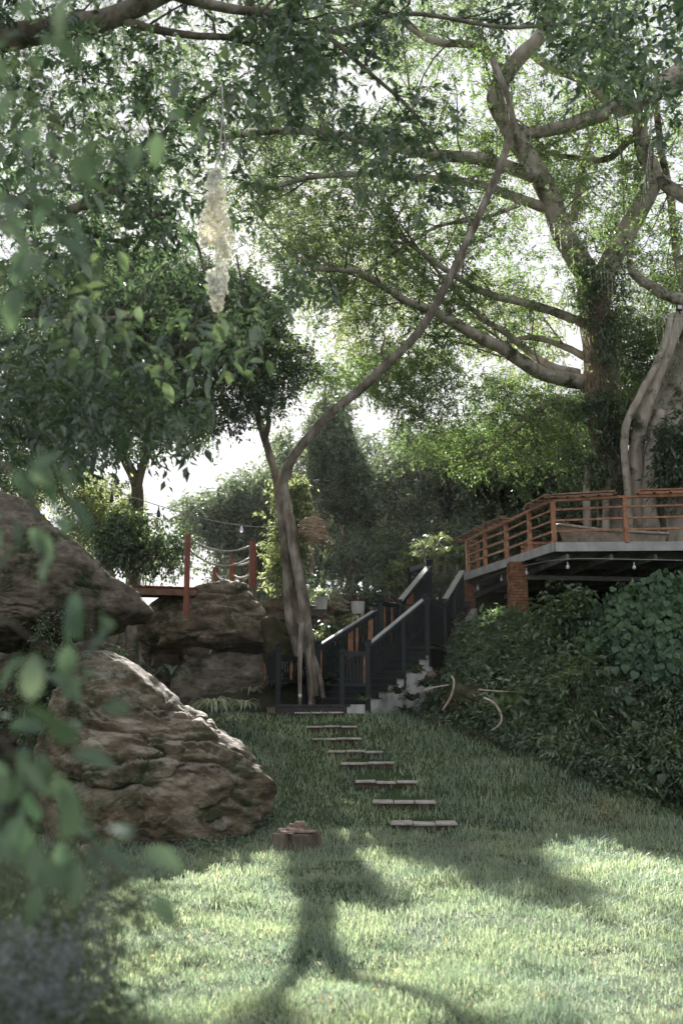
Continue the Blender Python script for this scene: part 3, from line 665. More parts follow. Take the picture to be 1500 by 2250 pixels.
# landing
LZ = 3.72; l0 = atz(836, 25.95, LZ); l1 = atz(877, 26.75, LZ); l2 = atz(944, 25.5, LZ); l3 = atz(976, 26.6, LZ)
st = empty('staircase', (pG[0], pG[1], PZ), 'garden staircase with dark slate treads and stained white side wall, turning at a landing', 'stairs')
Rt = []; Lt = []
for i in range(10):
    z = PZ+.165*i; f = i/9
    Rt.append(atz([800,809,834,854,873,890,906,922,936,950][i], 24.05+f*1.55, z)); Lt.append(atz([684,690,702,716,732,748,765,783,800,818][i], 24.8+f*1.5, z))
for i in range(1, 9):
    a, b, c, d = Lt[i], Rt[i], Rt[i+1].copy(), Lt[i+1].copy(); c[2] = d[2] = a[2]; z = a[2]
    nd = np.array([.0, -.05]); 
    MB().hexa([(a[0],a[1]-.05,z-.035),(b[0]+.04,b[1]-.05,z-.035),(c[0]+.04,c[1]+.05,z-.035),(d[0],d[1]+.05,z-.035),(a[0],a[1]-.05,z),(b[0]+.04,b[1]-.05,z),(c[0]+.04,c[1]+.05,z),(d[0],d[1]+.05,z)]).build('tread', M['tread'], st)
    MB().hexa([(a[0],a[1],z-.165),(b[0]-.02,b[1],z-.165),(b[0]-.02,b[1]+.06,z-.165),(a[0],a[1]+.06,z-.165),(a[0],a[1],z-.036),(b[0]-.02,b[1],z-.036),(b[0]-.02,b[1]+.06,z-.036),(a[0],a[1]+.06,z-.036)]).build('riser', M['black'], st)
    # white side wall under each tread
    o_ = np.array([-.10,.13]); q4 = [(b[0]-.015,b[1]+.015),(c[0]-.015,c[1]+.015),(c[0]+o_[0],c[1]+o_[1]),(b[0]+o_[0],b[1]+o_[1])]
    MB().prism(q4, .8, z-.037).build('side_wall', M['white'], st)
MB().prism([(Lt[1][0]+.05,Lt[1][1]+.2),(Rt[1][0]-.12,Rt[1][1]+.2),(Rt[5][0]-.12,Rt[5][1]+.3),(Rt[9][0]-.12,Rt[9][1]+.3),(Lt[9][0],Lt[9][1]+.3),(Lt[5][0],Lt[5][1]+.3)], .8, PZ+.1).build('base', M['white'], st)
lp = [(l0[0]-.1,l0[1]-.15),(l2[0]+.1,l2[1]-.12),(l3[0]+.12,l3[1]+.1),(l1[0]-.1,l1[1]+.1)]
MB().prism(lp, LZ-.05, LZ).build('landing_slab', M['tread'], st)
MB().prism([(l0[0],l0[1]),(l2[0]+.02,l2[1]),(l3[0]+.03,l3[1]),(l1[0],l1[1])], LZ-.5, LZ-.055).build('landing_frame', M['black'], st)
MB().prism([(l2[0]-.02,l2[1]+.25),(l3[0]-.1,l3[1]-.1),(l3[0]-.1,l3[1]+.3),(l2[0]-.4,l2[1]+.6)], 1.5, LZ-.5).build('landing_pier', M['white'], st)
U = np.array([1.05, 2.2, 0]); e1 = l1+U; 
for i in range(1, 10):
    f = (i-1)/9; z = LZ+.165*i; a = l1+U*f; b = l3+U*f; c = l3+U*(f+1/9.); d = l1+U*(f+1/9.)
    MB().hexa([(a[0],a[1]-.03,z-.035),(b[0],b[1]-.03,z-.035),(c[0],c[1],z-.035),(d[0],d[1],z-.035),(a[0],a[1]-.03,z),(b[0],b[1]-.03,z),(c[0],c[1],z),(d[0],d[1],z)]).build('tread', M['tread'], st)
    MB().hexa([(a[0],a[1],z-.165),(b[0],b[1],z-.165),(b[0],b[1]+.05,z-.165),(a[0],a[1]+.05,z-.165),(a[0],a[1],z-.036),(b[0],b[1],z-.036),(b[0],b[1]+.05,z-.036),(a[0],a[1]+.05,z-.036)]).build('riser', M['black'], st)
MB().hexa([(l3[0]-.02,l3[1]+.06,2.6),(l3[0]+.14,l3[1]+.06,2.6),(l3[0]+.14+U[0],l3[1]+U[1],2.6),(l3[0]-.02+U[0],l3[1]+U[1],2.6),(l3[0]-.02,l3[1]+.06,LZ-.1),(l3[0]+.14,l3[1]+.06,LZ-.1),(l3[0]+.14+U[0],l3[1]+U[1],LZ+1.3),(l3[0]-.02+U[0],l3[1]+U[1],LZ+1.3)]).build('side_wall', M['white'], st)
r5 = empty('railing', l0, 'short level black railing at the back of the stair landing, with two orange balusters', 'railing', 'black garden railings')
post(r5, l0[0], l0[1], LZ-.3, zl+.12, .13); rail_panel(r5, l0, l1, zl-LZ-.06, .12, orange=(2,6), gap=.09); post(r5, l1[0], l1[1], LZ-.2, zl+.1, .13)
r6 = empty('railing', l2, 'level black railing on the near side of the stair landing', 'railing', 'black garden railings')
rail_panel(r6, l2, l3, zl-LZ-.06, .12, gap=.085); post(r6, l3[0], l3[1], LZ-1.0, zl+.1, .13)
MB().beam((l1[0],l1[1],zl-.03),(l3[0],l3[1],zl-.03),.05,.05).build('cross_rail', M['black'], r6)
r7 = empty('railing', l1, 'far black railing of the upper stair flight, three orange balusters, tall corner post', 'railing', 'black garden railings')
u1 = atz(942, 28.9, 6.43); 
slope_panel(r7, l1, u1, zl+.03, pxh(1244, 28.9), LZ+.25, pxh(1302, 28.9), orange=(7,9,11), gap=.085)
post(r7, u1[0], u1[1], 4.9, pxh(1233, 28.9), .15)
u2 = atz(900, 30.3, 6.4); MB().beam((u1[0],u1[1],pxh(1240,28.9)),(u2[0],u2[1],pxh(1252,30.3)),.12,.13).build('top_rail', M['black'], r7)
for k in range(1, 13):
    p = u1+(u2-u1)*k/13.; o = link('baluster', bal_mesh(.85, .04, .04, M['black']), r7, (p[0], p[1], pxh(1246, 29.5)-.5))
post(r7, u2[0], u2[1], 5.2, pxh(1250, 30.3), .13)
r8 = empty('railing', l3, 'near black railing of the upper stair flight, running up to the deck corner', 'railing', 'black garden railings')
u3 = atz(1015, 28.2, 6); slope_panel(r8, l3, u3, zl+.03, pxh(1256, 28.2), LZ+.22, pxh(1330, 28.2), gap=.085)
for q_ in (.5, .98):
    pp = l3+(u3-l3)*q_; post(r8, pp[0], pp[1], 4.0, zl+(pxh(1256,28.2)-zl)*q_-.1, .1, cap=False)
# ================================================================== DECK
DZ = 6.07
dk = empty('raised_deck', (5, 24, 4.4), 'raised wooden deck with pale grey edge boards on brick pillars', 'deck')
c0 = atz(1018, 29.0, DZ); c1 = atz(1215, 23.5, DZ); c2 = atz(1500, 23.1, DZ); c3 = np.array([14.5, 23.0, DZ])
def fas(a, b, h=.22): MB().beam(a-np.array([0,0,h/2]), b-np.array([0,0,h/2]), .06, h).build('edge_board', M['fascia'], dk)
fas(c0, c1); fas(c1+np.array([.035,0,0]), c3); MB().beam(c0-[0,0,.11], np.array([5.2,34,DZ-.11]), .06, .22).build('edge_board', M['fascia'], dk)
# floor boards: run along x, clipped by the slanted side
y = 23.05; k = 0
def left_x(y_): return c1[0]+(y_-c1[1])*(c0[0]-c1[0])/(c0[1]-c1[1]) if y_ > c1[1] else c1[0]
def front_y(x_): return c1[1]+(x_-c1[0])*(c3[1]-c1[1])/(c3[0]-c1[0])
y = 23.55
while y < 33.9:
    x0 = (left_x(y) if y < 29 else 3.6+(y-29)*.32)+.05; x1 = (left_x(y+.135) if y < 29 else 3.6+(y-29)*.32)+.05
    MB().prism([(x0, y), (14.3, y), (14.3, y+.135), (x1, y+.135)], DZ-.05, DZ-.012).build('floor_board', M['under'], dk); y += .15
for yy, z_ in ((24.6,.12),(26.2,.12),(27.8,.12),(29.6,.12),(31.4,.12)):
    MB().beam((left_x(yy)+.1, yy, DZ-.05-z_), (14, yy, DZ-.05-z_), .08, .2).build('beam', M['beam'], dk)
for k in range(9):
    x_ = 5.4+k*1.05; MB().beam((x_, 23.55, DZ-.34), (x_-1.3, 33, DZ-.34), .07, .14).build('joist', M['beam'], dk)
MB().beam((4.4, 26.3, DZ-.46), (8.6, 26.9, DZ-.46), .1, .12).build('cross_beam', M['fascia'], dk)
MB().beam((8.9, 25.2, DZ-.46), (10.2, 25.2, DZ-.46), .1, .14).build('cross_beam', M['fascia'], dk)
# dark back wall and posts under the deck
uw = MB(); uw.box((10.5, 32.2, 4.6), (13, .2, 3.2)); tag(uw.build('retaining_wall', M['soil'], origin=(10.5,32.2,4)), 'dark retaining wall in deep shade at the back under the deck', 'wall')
# brick pillars
def brick_pillar(px0, px1, py_top, zb, D, lab):
    cxx = atz((px0+px1)/2, D, 5.2); wd = (px1-px0)/FPX*D; zt = pxh(py_top, D)
    t = empty('brick_pillar', (cxx[0], D, zb), lab, 'brick pillar', 'brick pillars under the deck')
    MB().box((cxx[0], D, (zb+zt)/2-.01), (wd-.03, wd-.03, zt-zb-.02)).build('mortar', M['mortar'], t)
    z = zb; row = 0; cm = {}
    while z+.06 < zt:
        h = .066
        for side in range(4):
            n = 2; off = (.25 if row % 2 else 0)
            xs_ = [0, .5, 1] if row % 2 == 0 else [0, .27, .77, 1]
            if side in (1, 3) : xs_ = [0, .5, 1] if row % 2 else [0, .3, .8, 1]
            for a, b in zip(xs_[:-1], xs_[1:]):
                ln = (b-a)*wd-.012; key = round(ln, 2)
                if key not in cm:
                    mb = MB(); mb.box((0,0,0), (ln, .06, h), bev=.006); me = bpy.data.meshes.new('brick'); me.from_pydata(mb.v, [], mb.f); me.materials.append(M['brick']); cm[key] = me
                u = (a+b)/2*wd-wd/2; rz = side*math.pi/2; dd = -wd/2+.022+random.uniform(-.006, .006)
                x = cxx[0]+u*math.cos(rz)-dd*math.sin(rz); y_ = D+u*math.sin(rz)+dd*math.cos(rz)
                if side == 2: continue
                o = link('brick', cm[key], t, (x, y_, z+h/2)); o.rotation_euler = (random.uniform(-.01,.01), random.uniform(-.01,.01), rz)
        z += .078; row += 1
brick_pillar(1117, 1155, 1236, 4.0, 25.4, 'middle brick pillar of the deck, standing proud of the edge board, lit orange')
brick_pillar(1009, 1041, 1284, 4.2, 29.0, 'brick pillar under the far left corner of the deck by the stairs')
# deck railing
dr = empty('deck_railing', (c1[0], c1[1], DZ), 'orange stained wooden deck railing with slotted shelf planks on top', 'railing')
def dpost(px_, D, pyt, lean=0, z0=None):
    q = atz(px_, D, DZ); zt = pxh(pyt, D); MB().box((q[0], q[1], (DZ+zt)/2-.02), (.11, .11, zt-DZ+.0), bev=.008).build('post', M['orange'], dr); return np.array([q[0], q[1], zt])
P1 = dpost(1217, 23.57, 1099); P2 = dpost(1376, 23.4, 1090); P3 = dpost(1534, 23.2, 1086); P4 = dpost(1164, 24.8, 1122); P5 = dpost(1113, 26.1, 1148); P6 = dpost(1066, 27.5, 1168); P7 = dpost(1028, 28.8, 1186)
P8 = dpost(1050, 30.6, 1190)
P9 = np.array([14, 23.1, P3[2]])
seq = [P8, P7, P6, P5, P4, P1, P2, P3, P9]
for a, b in zip(seq[:-1], seq[1:]):
    MB().beam(a-[0,0,.02], b-[0,0,.02], .10, .06).build('top_rail', M['orange'], dr)
    for f in (.27, .52, .77):
        za, zb_ = DZ+(a[2]-DZ)*f, DZ+(b[2]-DZ)*f
        MB().beam((a[0],a[1],za), (b[0],b[1],zb_), .05, .045).build('rail', M['orange'], dr)
def shelf(a, b, f0, f1, lift=.07, col='cap', nb=None):
    p = a+(b-a)*f0+np.array([0,0,lift]); q = a+(b-a)*f1+np.array([0,0,lift]); d = (q-p)/np.linalg.norm(q-p); s = np.cross(d, [0,0,1]); s /= np.linalg.norm(s)
    for k, o_ in enumerate((-.15, 0.15)): MB().beam(p+s*o_+[0,0,.03*(k)], q+s*o_+[0,0,.03*k], .13, .035).build('shelf_plank', M[col], dr)
    Ln = np.linalg.norm(q-p); n = max(2, int(Ln/.35))
    for k in range(n+1):
        c = p+(q-p)*k/n; MB().beam(c-s*.24-[0,0,.03], c+s*.24-[0,0,.03], .06, .035).build('shelf_batten', M[col], dr)
    MB().beam(p-s*.23+[0,0,.045], q-s*.23+[0,0,.045], .03, .075).build('shelf_edge', M[col], dr)
shelf(P7, P6, -.35, .9); shelf(P6, P5, 0.02, 1.15, .09); shelf(P5, P1, .60, 1.02, .08)
shelf(P1, P2, -.02, .86); shelf(P2, P3, .18, 1.1, .07, 'orange')
# daybed
db = empty('rattan_daybed', (7.6, 25.0, DZ), 'long boat-shaped woven rattan daybed on the deck behind the railing', 'daybed')
V = []; F = []; nu, nv = 72, 22; x0 = atz(1236, 24.6, DZ)[0]; x1 = atz(1482, 24.6, DZ)[0]; cxm, hw = (x0+x1)/2, (x1-x0)/2
for j in range(nv):
    v = j/(nv-1); 
    for i in range(nu):
        a = 2*math.pi*i/nu; ex = abs(math.cos(a)); taper = .78+.22*v**.6
        rim = .50-.12*math.cos(a)+.10*math.cos(a)**2+.05*math.sin(a)
        V.append((cxm+math.copysign(ex**.8, math.cos(a))*hw*taper, 25.1+math.sin(a)*.62*taper, DZ+rim*v+.006*((i+j) % 2)))
for j in range(nv-1):
    for i in range(nu): F.append((j*nu+i, j*nu+(i+1) % nu, (j+1)*nu+(i+1) % nu, (j+1)*nu+i))
npmesh('frame', V, F, M['rattan'], db, smooth=False)
npmesh('inner_shell', [( cxm+(x-cxm)*.93, 25.1+(y_-25.1)*.93, z) for x, y_, z in V], F, M['rattan'], db, smooth=True)
mb = MB(); ring = [V[(nv-1)*nu+i] for i in range(nu)]; ring.append(ring[0]); mb.tube(ring, .042, 8); mb.build('rim', M['rattan'], db, smooth=True)
V2 = [(cxm+math.cos(a)*hw*.8, 25.1+math.sin(a)*.5, DZ+.22) for a in np.linspace(0, 2*math.pi, 40, endpoint=False)]
mb = MB(); mb.prism([(v[0], v[1]) for v in V2], DZ+.12, DZ+.26); mb.build('mattress', M['rattan'], db)
# slatted bench on the deck seen through the railing
bn = empty('slatted_bench', (5.9, 28.4, DZ), 'brown slatted bench at the back of the deck, left of the daybed', 'bench')
for k in range(5): MB().beam((5.2, 28.0+k*.12, DZ+.42), (7.2, 27.8+k*.12, DZ+.42), .1, .03).build('seat_slat', M['orange'], bn)
for k in range(4): MB().beam((5.2, 28.62, DZ+.5+k*.11), (7.2, 28.42, DZ+.5+k*.11), .03, .08).build('back_slat', M['orange'], bn)
for x_, y_ in ((5.25,28),(7.15,27.8),(5.25,28.6),(7.15,28.4)): MB().box((x_, y_, DZ+.3), (.07,.07,.6 if y_ < 28.2 and False else .6)).build('leg', M['orange'], bn)
# hanging bulbs
labs = ['hanging bulb nearest the stairs under the deck edge','hanging bulb just left of the middle brick pillar','hanging bulb just right of the middle brick pillar','hanging bulb under the front deck edge below the daybed end','hanging bulb farthest right under the deck edge']
wr = []
for k, (px_, py_, D) in enumerate([(1049,1290,28.0),(1101,1270,26.7),(1156,1255,25.0),(1246,1242,23.45),(1392,1243,23.3)]):
    q = P(px_, py_, D); t = empty('hanging_bulb', q, labs[k], 'light bulb', 'light bulbs hanging from the deck edge')
    MB().lathe(q-[0,0,.045], [(.006,-.05),(.03,-.035),(.042,-.005),(.038,.025),(.02,.05),(.016,.06)], 12).build('glass', M['bulb'], t, smooth=True)
    MB().lathe(q+[0,0,.015], [(.018,0),(.02,.02),(.018,.055),(.008,.065)], 10).build('socket', M['fascia'], t, smooth=True)
    MB().tube([q+[0,0,.07], q+[0,0,.07+.08]], .005, 5).build('cord', M['wire'], t); wr.append(q+[0,0,.15])
mb = MB(); mb.tube(cat_rom(wr+[P(1540,1232,23.1)], 5), .008, 5); tag(mb.build('light_cable', M['fascia'], origin=wr[0]), 'thin pale cable carrying the bulbs along the deck edge', 'cable')
# ================================================================== BRIDGE
br = empty('plank_bridge', (-5, 25.5, 4.4), 'small wooden plank bridge spanning from the overhanging rock to the layered rock', 'bridge')
b0 = P(290, 1287, 24.2); b1 = P(440, 1292, 26.6); n = 26
dvec = (b1-b0)/np.linalg.norm(b1-b0); sd_ = np.array([-dvec[1], dvec[0], 0]); 
for k in range(n):
    c = b0+(b1-b0)*(k+.5)/n+np.array([0,0,random.uniform(-.008,.008)]); ww = np.linalg.norm(b1-b0)/n-.014
    MB().beam(c-sd_*.0, c+sd_*1.2, ww, .035).build('plank', M['redpost'], br)
for o_ in (.08, 1.1): MB().beam(b0+sd_*o_-[0,0,.12], b1+sd_*o_-[0,0,.12], .08, .17).build('girder', M['cap'], br)
def rpost(px_, yt, yb, D, r, lab):
    a = P(px_-4 if yb-yt > 120 else px_-1, yb, D); b = P(px_, yt, D); mb = MB(); mb.tube([a, a+(b-a)*.5, b-[0,0,.02], b], [r, r, r, r*.85], 16)
    o = mb.build('wooden_post', M['redpost'], smooth=False, origin=a); tag(o, lab, 'post', 'red-brown rope bridge posts'); return b
q1 = rpost(413,1173,1354,25.2,.075,'tall red-brown round post in front of the bridge with ropes tied to its top')
q2 = rpost(556,1188,1292,27.2,.10,'thick red-brown post on top of the layered rock, right end of the ropes')
q3 = rpost(511,1226,1280,29.0,.085,'short red-brown post on the layered rock, left of the thick post')
q4 = rpost(474,1247,1282,30.0,.09,'shortest red-brown post, farthest left on the layered rock')
def rope(a, b, sag, lab, r=.025):
    pts = []
    for k in range(17):
        t = k/16; pts.append(a+(b-a)*t-np.array([0,0,sag*4*t*(1-t)]))
    mb = MB(); mb.tube(pts, r, 6); tag(mb.build('rope', M['rope'], smooth=True, origin=a), lab, 'rope', 'ropes strung between the bridge posts')
def dn(q, py, px_=None, D=None): return P(px_ if px_ else 0, py, D)
rope(P(418,1184,25.2), P(548,1200,27.2), .22, 'upper white rope sagging between the tall post and the thick post')
rope(P(418,1210,25.2), P(548,1226,27.2), .30, 'second white rope below it, between the tall post and the thick post')
rope(P(512,1237,29), P(552,1232,27.3), .08, 'short white rope from the short post to the thick post', .03)
rope(P(474,1256,30), P(506,1250,29), .28, 'white rope dipping between the two shortest posts', .03)
rope(P(512,1262,29), P(548,1262,27.4), .1, 'low white rope between the short post and the thick post', .03)
rope(P(563,1272,27.2), P(618,1240,30), .15, 'white rope running right from the thick post toward the leaning trees', .02)
rope(P(563,1292,27.2), P(625,1256,30), .15, 'lowest white rope running right behind the tree trunks', .02)
# ================================================================== TWIG LANTERN
tl = P(688, 1165, 24.6); lt = empty('twig_lantern', tl, 'hanging lantern woven of brown twigs beside the forked trunk, unravelling at the bottom', 'lantern')
rg = random.Random(3)
for k in range(13):
    z = .32-.05*k; rr = [.10,.22,.31,.34,.36,.36,.355,.35,.35,.36,.37,.36,.34][k]
    ox = 0 if k < 10 else .06*(k-9); pts = []
    ph0 = rg.uniform(0, 6); n = 22
    for i in range(n+1):
        a = ph0+2*math.pi*i/n; pts.append(tl+np.array([ox+rr*(1+rg.uniform(-.06,.06))*math.cos(a), rr*math.sin(a), z+rg.uniform(-.012,.012)+(.06*math.cos(a)*-1 if k > 8 else 0)]))
    mb = MB(); mb.tube(pts, .019, 5); mb.build('twig_ring', M['stick'], lt)
for (x0, z0, x1, z1) in [(-.12,-.28,.05,-1.0),(-.05,-.3,.22,-.62)]:
    mb = MB(); mb.tube([tl+[x0,-.15,z0], tl+[(x0+x1)/2+.03,-.12,(z0+z1)/2], tl+[x1,-.1,z1]], [.018,.016,.01], 5); mb.build('loose_twig', M['stick'], lt)
mb = MB(); mb.tube([tl+[0,0,.30], tl+[-.02,0,.85]], .008, 5); mb.build('cord', M['wire'], lt)
# cable with pendants crossing the left side
cab = [P(0,980,14), P(120,1020,18), P(230,1070,21), P(330,1105,23), P(450,1140,24.3), P(545,1156,24.6), P(612,1158,24.7)]
mb = MB(); mb.tube(cat_rom(cab, 6), .011, 5); tag(mb.build('string_light_cable', M['rope'], origin=cab[0]), 'thin pale cable stretched from the left edge to the forked tree trunk', 'cable')
cq = cat_rom(cab, 6)
for k, (px_, lab) in enumerate([(240,'small dark bottle pendant on the cable, leftmost of three'),(352,'small dark bottle pendant on the cable above the round bush'),(447,'small dark bottle pendant on the cable above the tall red post')]):
    pxs, _ = proj(cq); i = int(np.argmin(abs(pxs-px_))); q = cq[i]; mb = MB(); mb.lathe(q-[0,0,.28], [(.035,0),(.042,.02),(.042,.13),(.018,.18),(.016,.24),(.006,.27)], 10)
    tag(mb.build('bottle_pendant', M['metal'], smooth=True, origin=q), lab, 'pendant', 'dark bottle pendants on the cable')
i = int(np.argmin(abs(proj(cq)[0]-535))); q = cq[i]; mb = MB(); mb.lathe(q-[0,0,.2], [(.01,0),(.05,.03),(.06,.07),(.04,.12),(.02,.18)], 12); tag(mb.build('hanging_bulb', M['bulb'], smooth=True, origin=q), 'clear bulb hanging from the cable left of the forked trunk', 'light bulb')
q = P(659,1524,23.9); t = empty('hanging_bulb', q, 'bulb hanging low inside the platform railing beside the vine stem', 'light bulb'); MB().lathe(q-[0,0,.05],[(.006,-.045),(.036,-.03),(.05,0),(.042,.03),(.02,.05)],12).build('glass', M['bulb'], t, smooth=True); MB().tube([q, P(657,1440,24.3)], .006, 5).build('cord', M['wire'], t)
# floodlight on the far right fig
q = P(1491,676,25); t = empty('floodlight', q, 'small black floodlight fixed high on the far right fig trunk', 'floodlight')
MB().box(q, (.16,.08,.17), bev=.01).build('housing', M['metal'], t); MB().box(q-[0,.045,0], (.11,.012,.10)).build('lens', M['pot'], t); MB().beam(q+[.0,.05,0], q+[.12,.3,-.05], .03, .03).build('bracket', M['metal'], t)
# ================================================================== WHITE GARLAND
gq = P(480, 375, 7.0); gt = empty('blossom_garland', gq, 'long ragged cream white garland of blossoms hanging from the branches at upper left', 'garland')
mb = MB(); cen = [(480,345,3),(474,372,9),(470,400,18),(476,430,26),(474,460,32),(470,490,44),(476,520,52),(480,550,38),(478,580,30),(478,610,26),(480,640,22),(478,670,14)]
blob = np.array(cen); th_ = np.linspace(0, math.pi, 7); V0 = [(0,0,1)]+[(math.sin(t)*math.cos(a), math.sin(t)*math.sin(a), math.cos(t)) for t in th_[1:-1] for a in np.linspace(0, 2*math.pi, 9, endpoint=False)]+[(0,0,-1)]
def ballmesh(name, m):
    mb = MB(); n9 = 9; F = []
    for k in range(n9): F.append((0, 1+k, 1+(k+1) % n9))
    for r in range(4):
        for k in range(n9): F.append((1+r*n9+k, 1+(r+1)*n9+k, 1+(r+1)*n9+(k+1) % n9, 1+r*n9+(k+1) % n9))
    e = len(V0)-1
    for k in range(n9): F.append((e, 1+4*n9+(k+1) % n9, 1+4*n9+k))
    rg_ = random.Random(5); V = [tuple(c*(1+rg_.uniform(-.28,.22)) for c in v) for v in V0]
    me = bpy.data.meshes.new(name); me.from_pydata(V, [], F); me.materials.append(m)
    for p_ in me.polygons: p_.use_smooth = False
    return me
def ruffle(name, m):
    rg_ = random.Random(5); V = []; F = []
    for k in range(13):
        d = Vector((rg_.gauss(0,1), rg_.gauss(0,1), rg_.gauss(0,1))).normalized(); u = d.cross(Vector((rg_.gauss(0,1), rg_.gauss(0,1), .3))).normalized(); w2 = d.cross(u); b = len(V)
        V += [d*.1, d*.55+u*.42+w2*.1, d*1.0+u*.30+w2*.32, d*1.1+w2*.12, d*1.0-u*.30+w2*.30, d*.55-u*.42+w2*.1]; F += [(b, b+1, b+2, b+3), (b, b+3, b+4, b+5)]
    me = bpy.data.meshes.new(name); me.from_pydata([tuple(v) for v in V], [], F); me.materials.append(m); return me
M['petal'] = leafm('cream_petal', [(.66,.655,.64),(.68,.675,.66)], (1,1,1), .16, .04, .5)
bm_ = ruffle('blossom', M['petal'])
rg = random.Random(9); cnt = 0
for k in range(290):
    f = rg.random(); py_ = 372+f*306; wd = np.interp(py_, blob[:, 1], blob[:, 2])*.82; cx_ = np.interp(py_, blob[:, 1], blob[:, 0])
    px_ = cx_+rg.uniform(-1, 1)*wd*.85; D = 7.0+rg.uniform(-1, 1)*wd/FPX*7*.6
    if 540 < py_ < 600 and abs(px_-462) < 9: continue
    o = link('blossom', bm_, gt, P(px_, py_, D)); s_ = rg.uniform(.019, .036); o.scale = (s_, s_, s_*rg.uniform(.8,1.2)); o.rotation_euler = (rg.random()*6, rg.random()*6, rg.random()*6)
mb = MB(); mb.tube([P(480,680,7), P(474,520,7), P(472,375,7), P(482,330,7), P(490,250,7), P(487,180,7)], .006, 5); mb.build('string', M['fairy'], gt)
mb = MB(); mb.tube([P(497,430,7), P(497,340,7), P(490,240,7)], .004, 5); mb.build('loose_string', M['fairy'], gt)
# ================================================================== TREES
def tree(name, base, label, cat='tree', group=None): return empty(name, base, label, cat, group)
# --- big fig tree at the right
fg = P(1345,1180,28); fig = tree('fig_tree', (fg[0], 28, 4.4), 'huge spreading fig tree behind the deck, trunk wrapped in vines, limbs across the sky')
FL = {}
def fl(k, pts, r0, r1, m='bark_pale', sides=12, flare=0, wig=.12, par=None):
    o, q, r = limb_obj('trunk' if k == 'trunk' else 'limb', px_limb(pts), r0, r1, par or fig, M[m], sides, .16, wig, seed=len(FL)*3+1, flare=flare, n=6); FL[k] = (q, r)
fl('trunk', [(1360,1250,28),(1352,1120,28),(1335,980,28),(1318,860,28),(1312,750,28),(1300,660,28),(1288,600,28)], .54, .40, sides=20, flare=.5, wig=.05)
fl('A', [(1305,690,28),(1288,600,28),(1238,520,27.5),(1195,410,27),(1125,290,26.5),(1088,215,26),(1130,140,25.5),(1190,75,25),(1218,-30,24.5)], .40, .17, sides=14)
fl('B', [(1310,680,28),(1328,600,28),(1368,520,28),(1415,440,27.5),(1435,390,27.2),(1412,330,27),(1402,270,26.8),(1412,230,26.5)], .36, .20, sides=14)
fl('C', [(1640,100,26),(1500,160,26),(1430,205,26),(1360,235,26),(1300,258,26),(1230,282,26.2),(1150,286,26.5),(1080,240,26.5)], .40, .11, sides=14)
fl('D', [(1200,400,27),(1130,372,26.5),(1050,350,26),(940,338,25.5),(840,318,25),(720,292,24.5),(600,290,24),(470,300,24)], .22, .07)
fl('E', [(1225,470,27.3),(1150,440,27),(1040,405,26.5),(930,392,26),(800,382,25.5),(680,390,25),(560,420,25)], .17, .05)
fl('F', [(1330,840,28),(1250,836,27.6),(1180,815,27),(1110,770,26.5),(1040,735,26),(960,690,25.5),(880,655,25),(790,600,24.5),(690,590,24)], .25, .06)
fl('F2', [(1270,820,27.8),(1200,800,27.4),(1120,740,27),(1060,700,27),(1000,640,27),(930,560,27)], .13, .04)
fl('G', [(1310,725,28),(1230,690,27.5),(1140,662,27),(1060,640,26.5),(990,600,26),(910,545,25.5),(830,480,25)], .15, .05)
fl('H', [(1310,800,28),(1240,762,28),(1160,742,28.5),(1080,762,29),(990,752,29.5)], .12, .04)
fl('I', [(1310,900,28),(1220,880,28),(1150,930,28),(1080,985,28.5),(970,1015,29)], .13, .04)
fl('J', [(1105,165,26),(1050,105,26),(950,90,26),(870,40,26),(780,5,26),(650,-30,26)], .13, .06)
fl('K', [(1170,120,25.8),(1215,150,26),(1280,175,26.2),(1330,215,26.2)], .13, .16)
fl('L', [(1260,480,28.5),(1275,380,29),(1300,290,29.5),(1320,200,30),(1330,60,30)], .13, .06)
fl('N', [(1390,300,27),(1330,350,27.5),(1250,345,28),(1170,330,28),(1090,320,28)], .12, .04)
fl('O', [(1040,500,28),(1000,430,28),(930,300,28),(900,200,28),(880,60,28)], .07, .03)
fl('Q', [(1010,730,27),(960,640,27),(880,560,27),(820,470,27),(760,400,27)], .08, .03)
fl('R', [(1140,450,26.5),(1060,480,26),(960,500,25.5),(860,560,25.3),(740,640,25)], .07, .03)
fl('S', [(1430,380,27.2),(1480,420,27),(1540,450,27)], .2, .2)
fl('T', [(1440,230,26.6),(1450,330,28),(1470,420,29),(1480,520,29.5),(1490,640,30)], .1, .14)
# buttress roots at the deck
for k, (a, b_) in enumerate([((1320,880),(1290,1060)),((1345,960),(1390,1085)),((1370,900),(1400,1090)),((1335,980),(1330,1110))]):
    fl('root%d' % k, [(a[0],a[1],27.7),((a[0]+b_[0])/2+6,(a[1]+b_[1])/2,27.45),(b_[0],b_[1],27.3),(b_[0],b_[1]+150,27.3)], .07, .13)
br_f = grow([FL[k] for k in FL if not k.startswith('root') and k != 'trunk'], 1.6, 1.4, 3.4, seed=4)
tubes_mesh('branch', br_f, fig, M['bark'])
br_f2 = grow(br_f, 1.3, .5, 1.2, seed=5, r=.012); tubes_mesh('twig', br_f2, fig, M['twig'], 3)
allb = br_f+br_f2
Q1, T1 = along(allb, 4800, 6, .18)
keep = ~(in_lit(Q1) & (rnd(len(Q1)) < .99)); px_, py_ = proj(Q1)
for g in SKYGAP: keep &= ~(inpoly(px_, py_, g) & (rnd(len(px_)) < .9))
Q1 = Q1[keep]
make_crown(fig, Q1, M['lf_ficus'], k=13, size=.115, Ln=.42, asp=.44, droop=.35)
FIGR = [[(560,-60),(1560,-60),(1560,640),(1440,640),(1250,560),(1150,640),(1020,700),(900,720),(760,700),(640,640),(560,500)]]
Q2 = region(FIGR, 25, 34, 5200, .50, .5, 21); make_crown(fig, Q2, M['lf_ficus'], k=12, size=.105, Ln=.45, droop=.3)
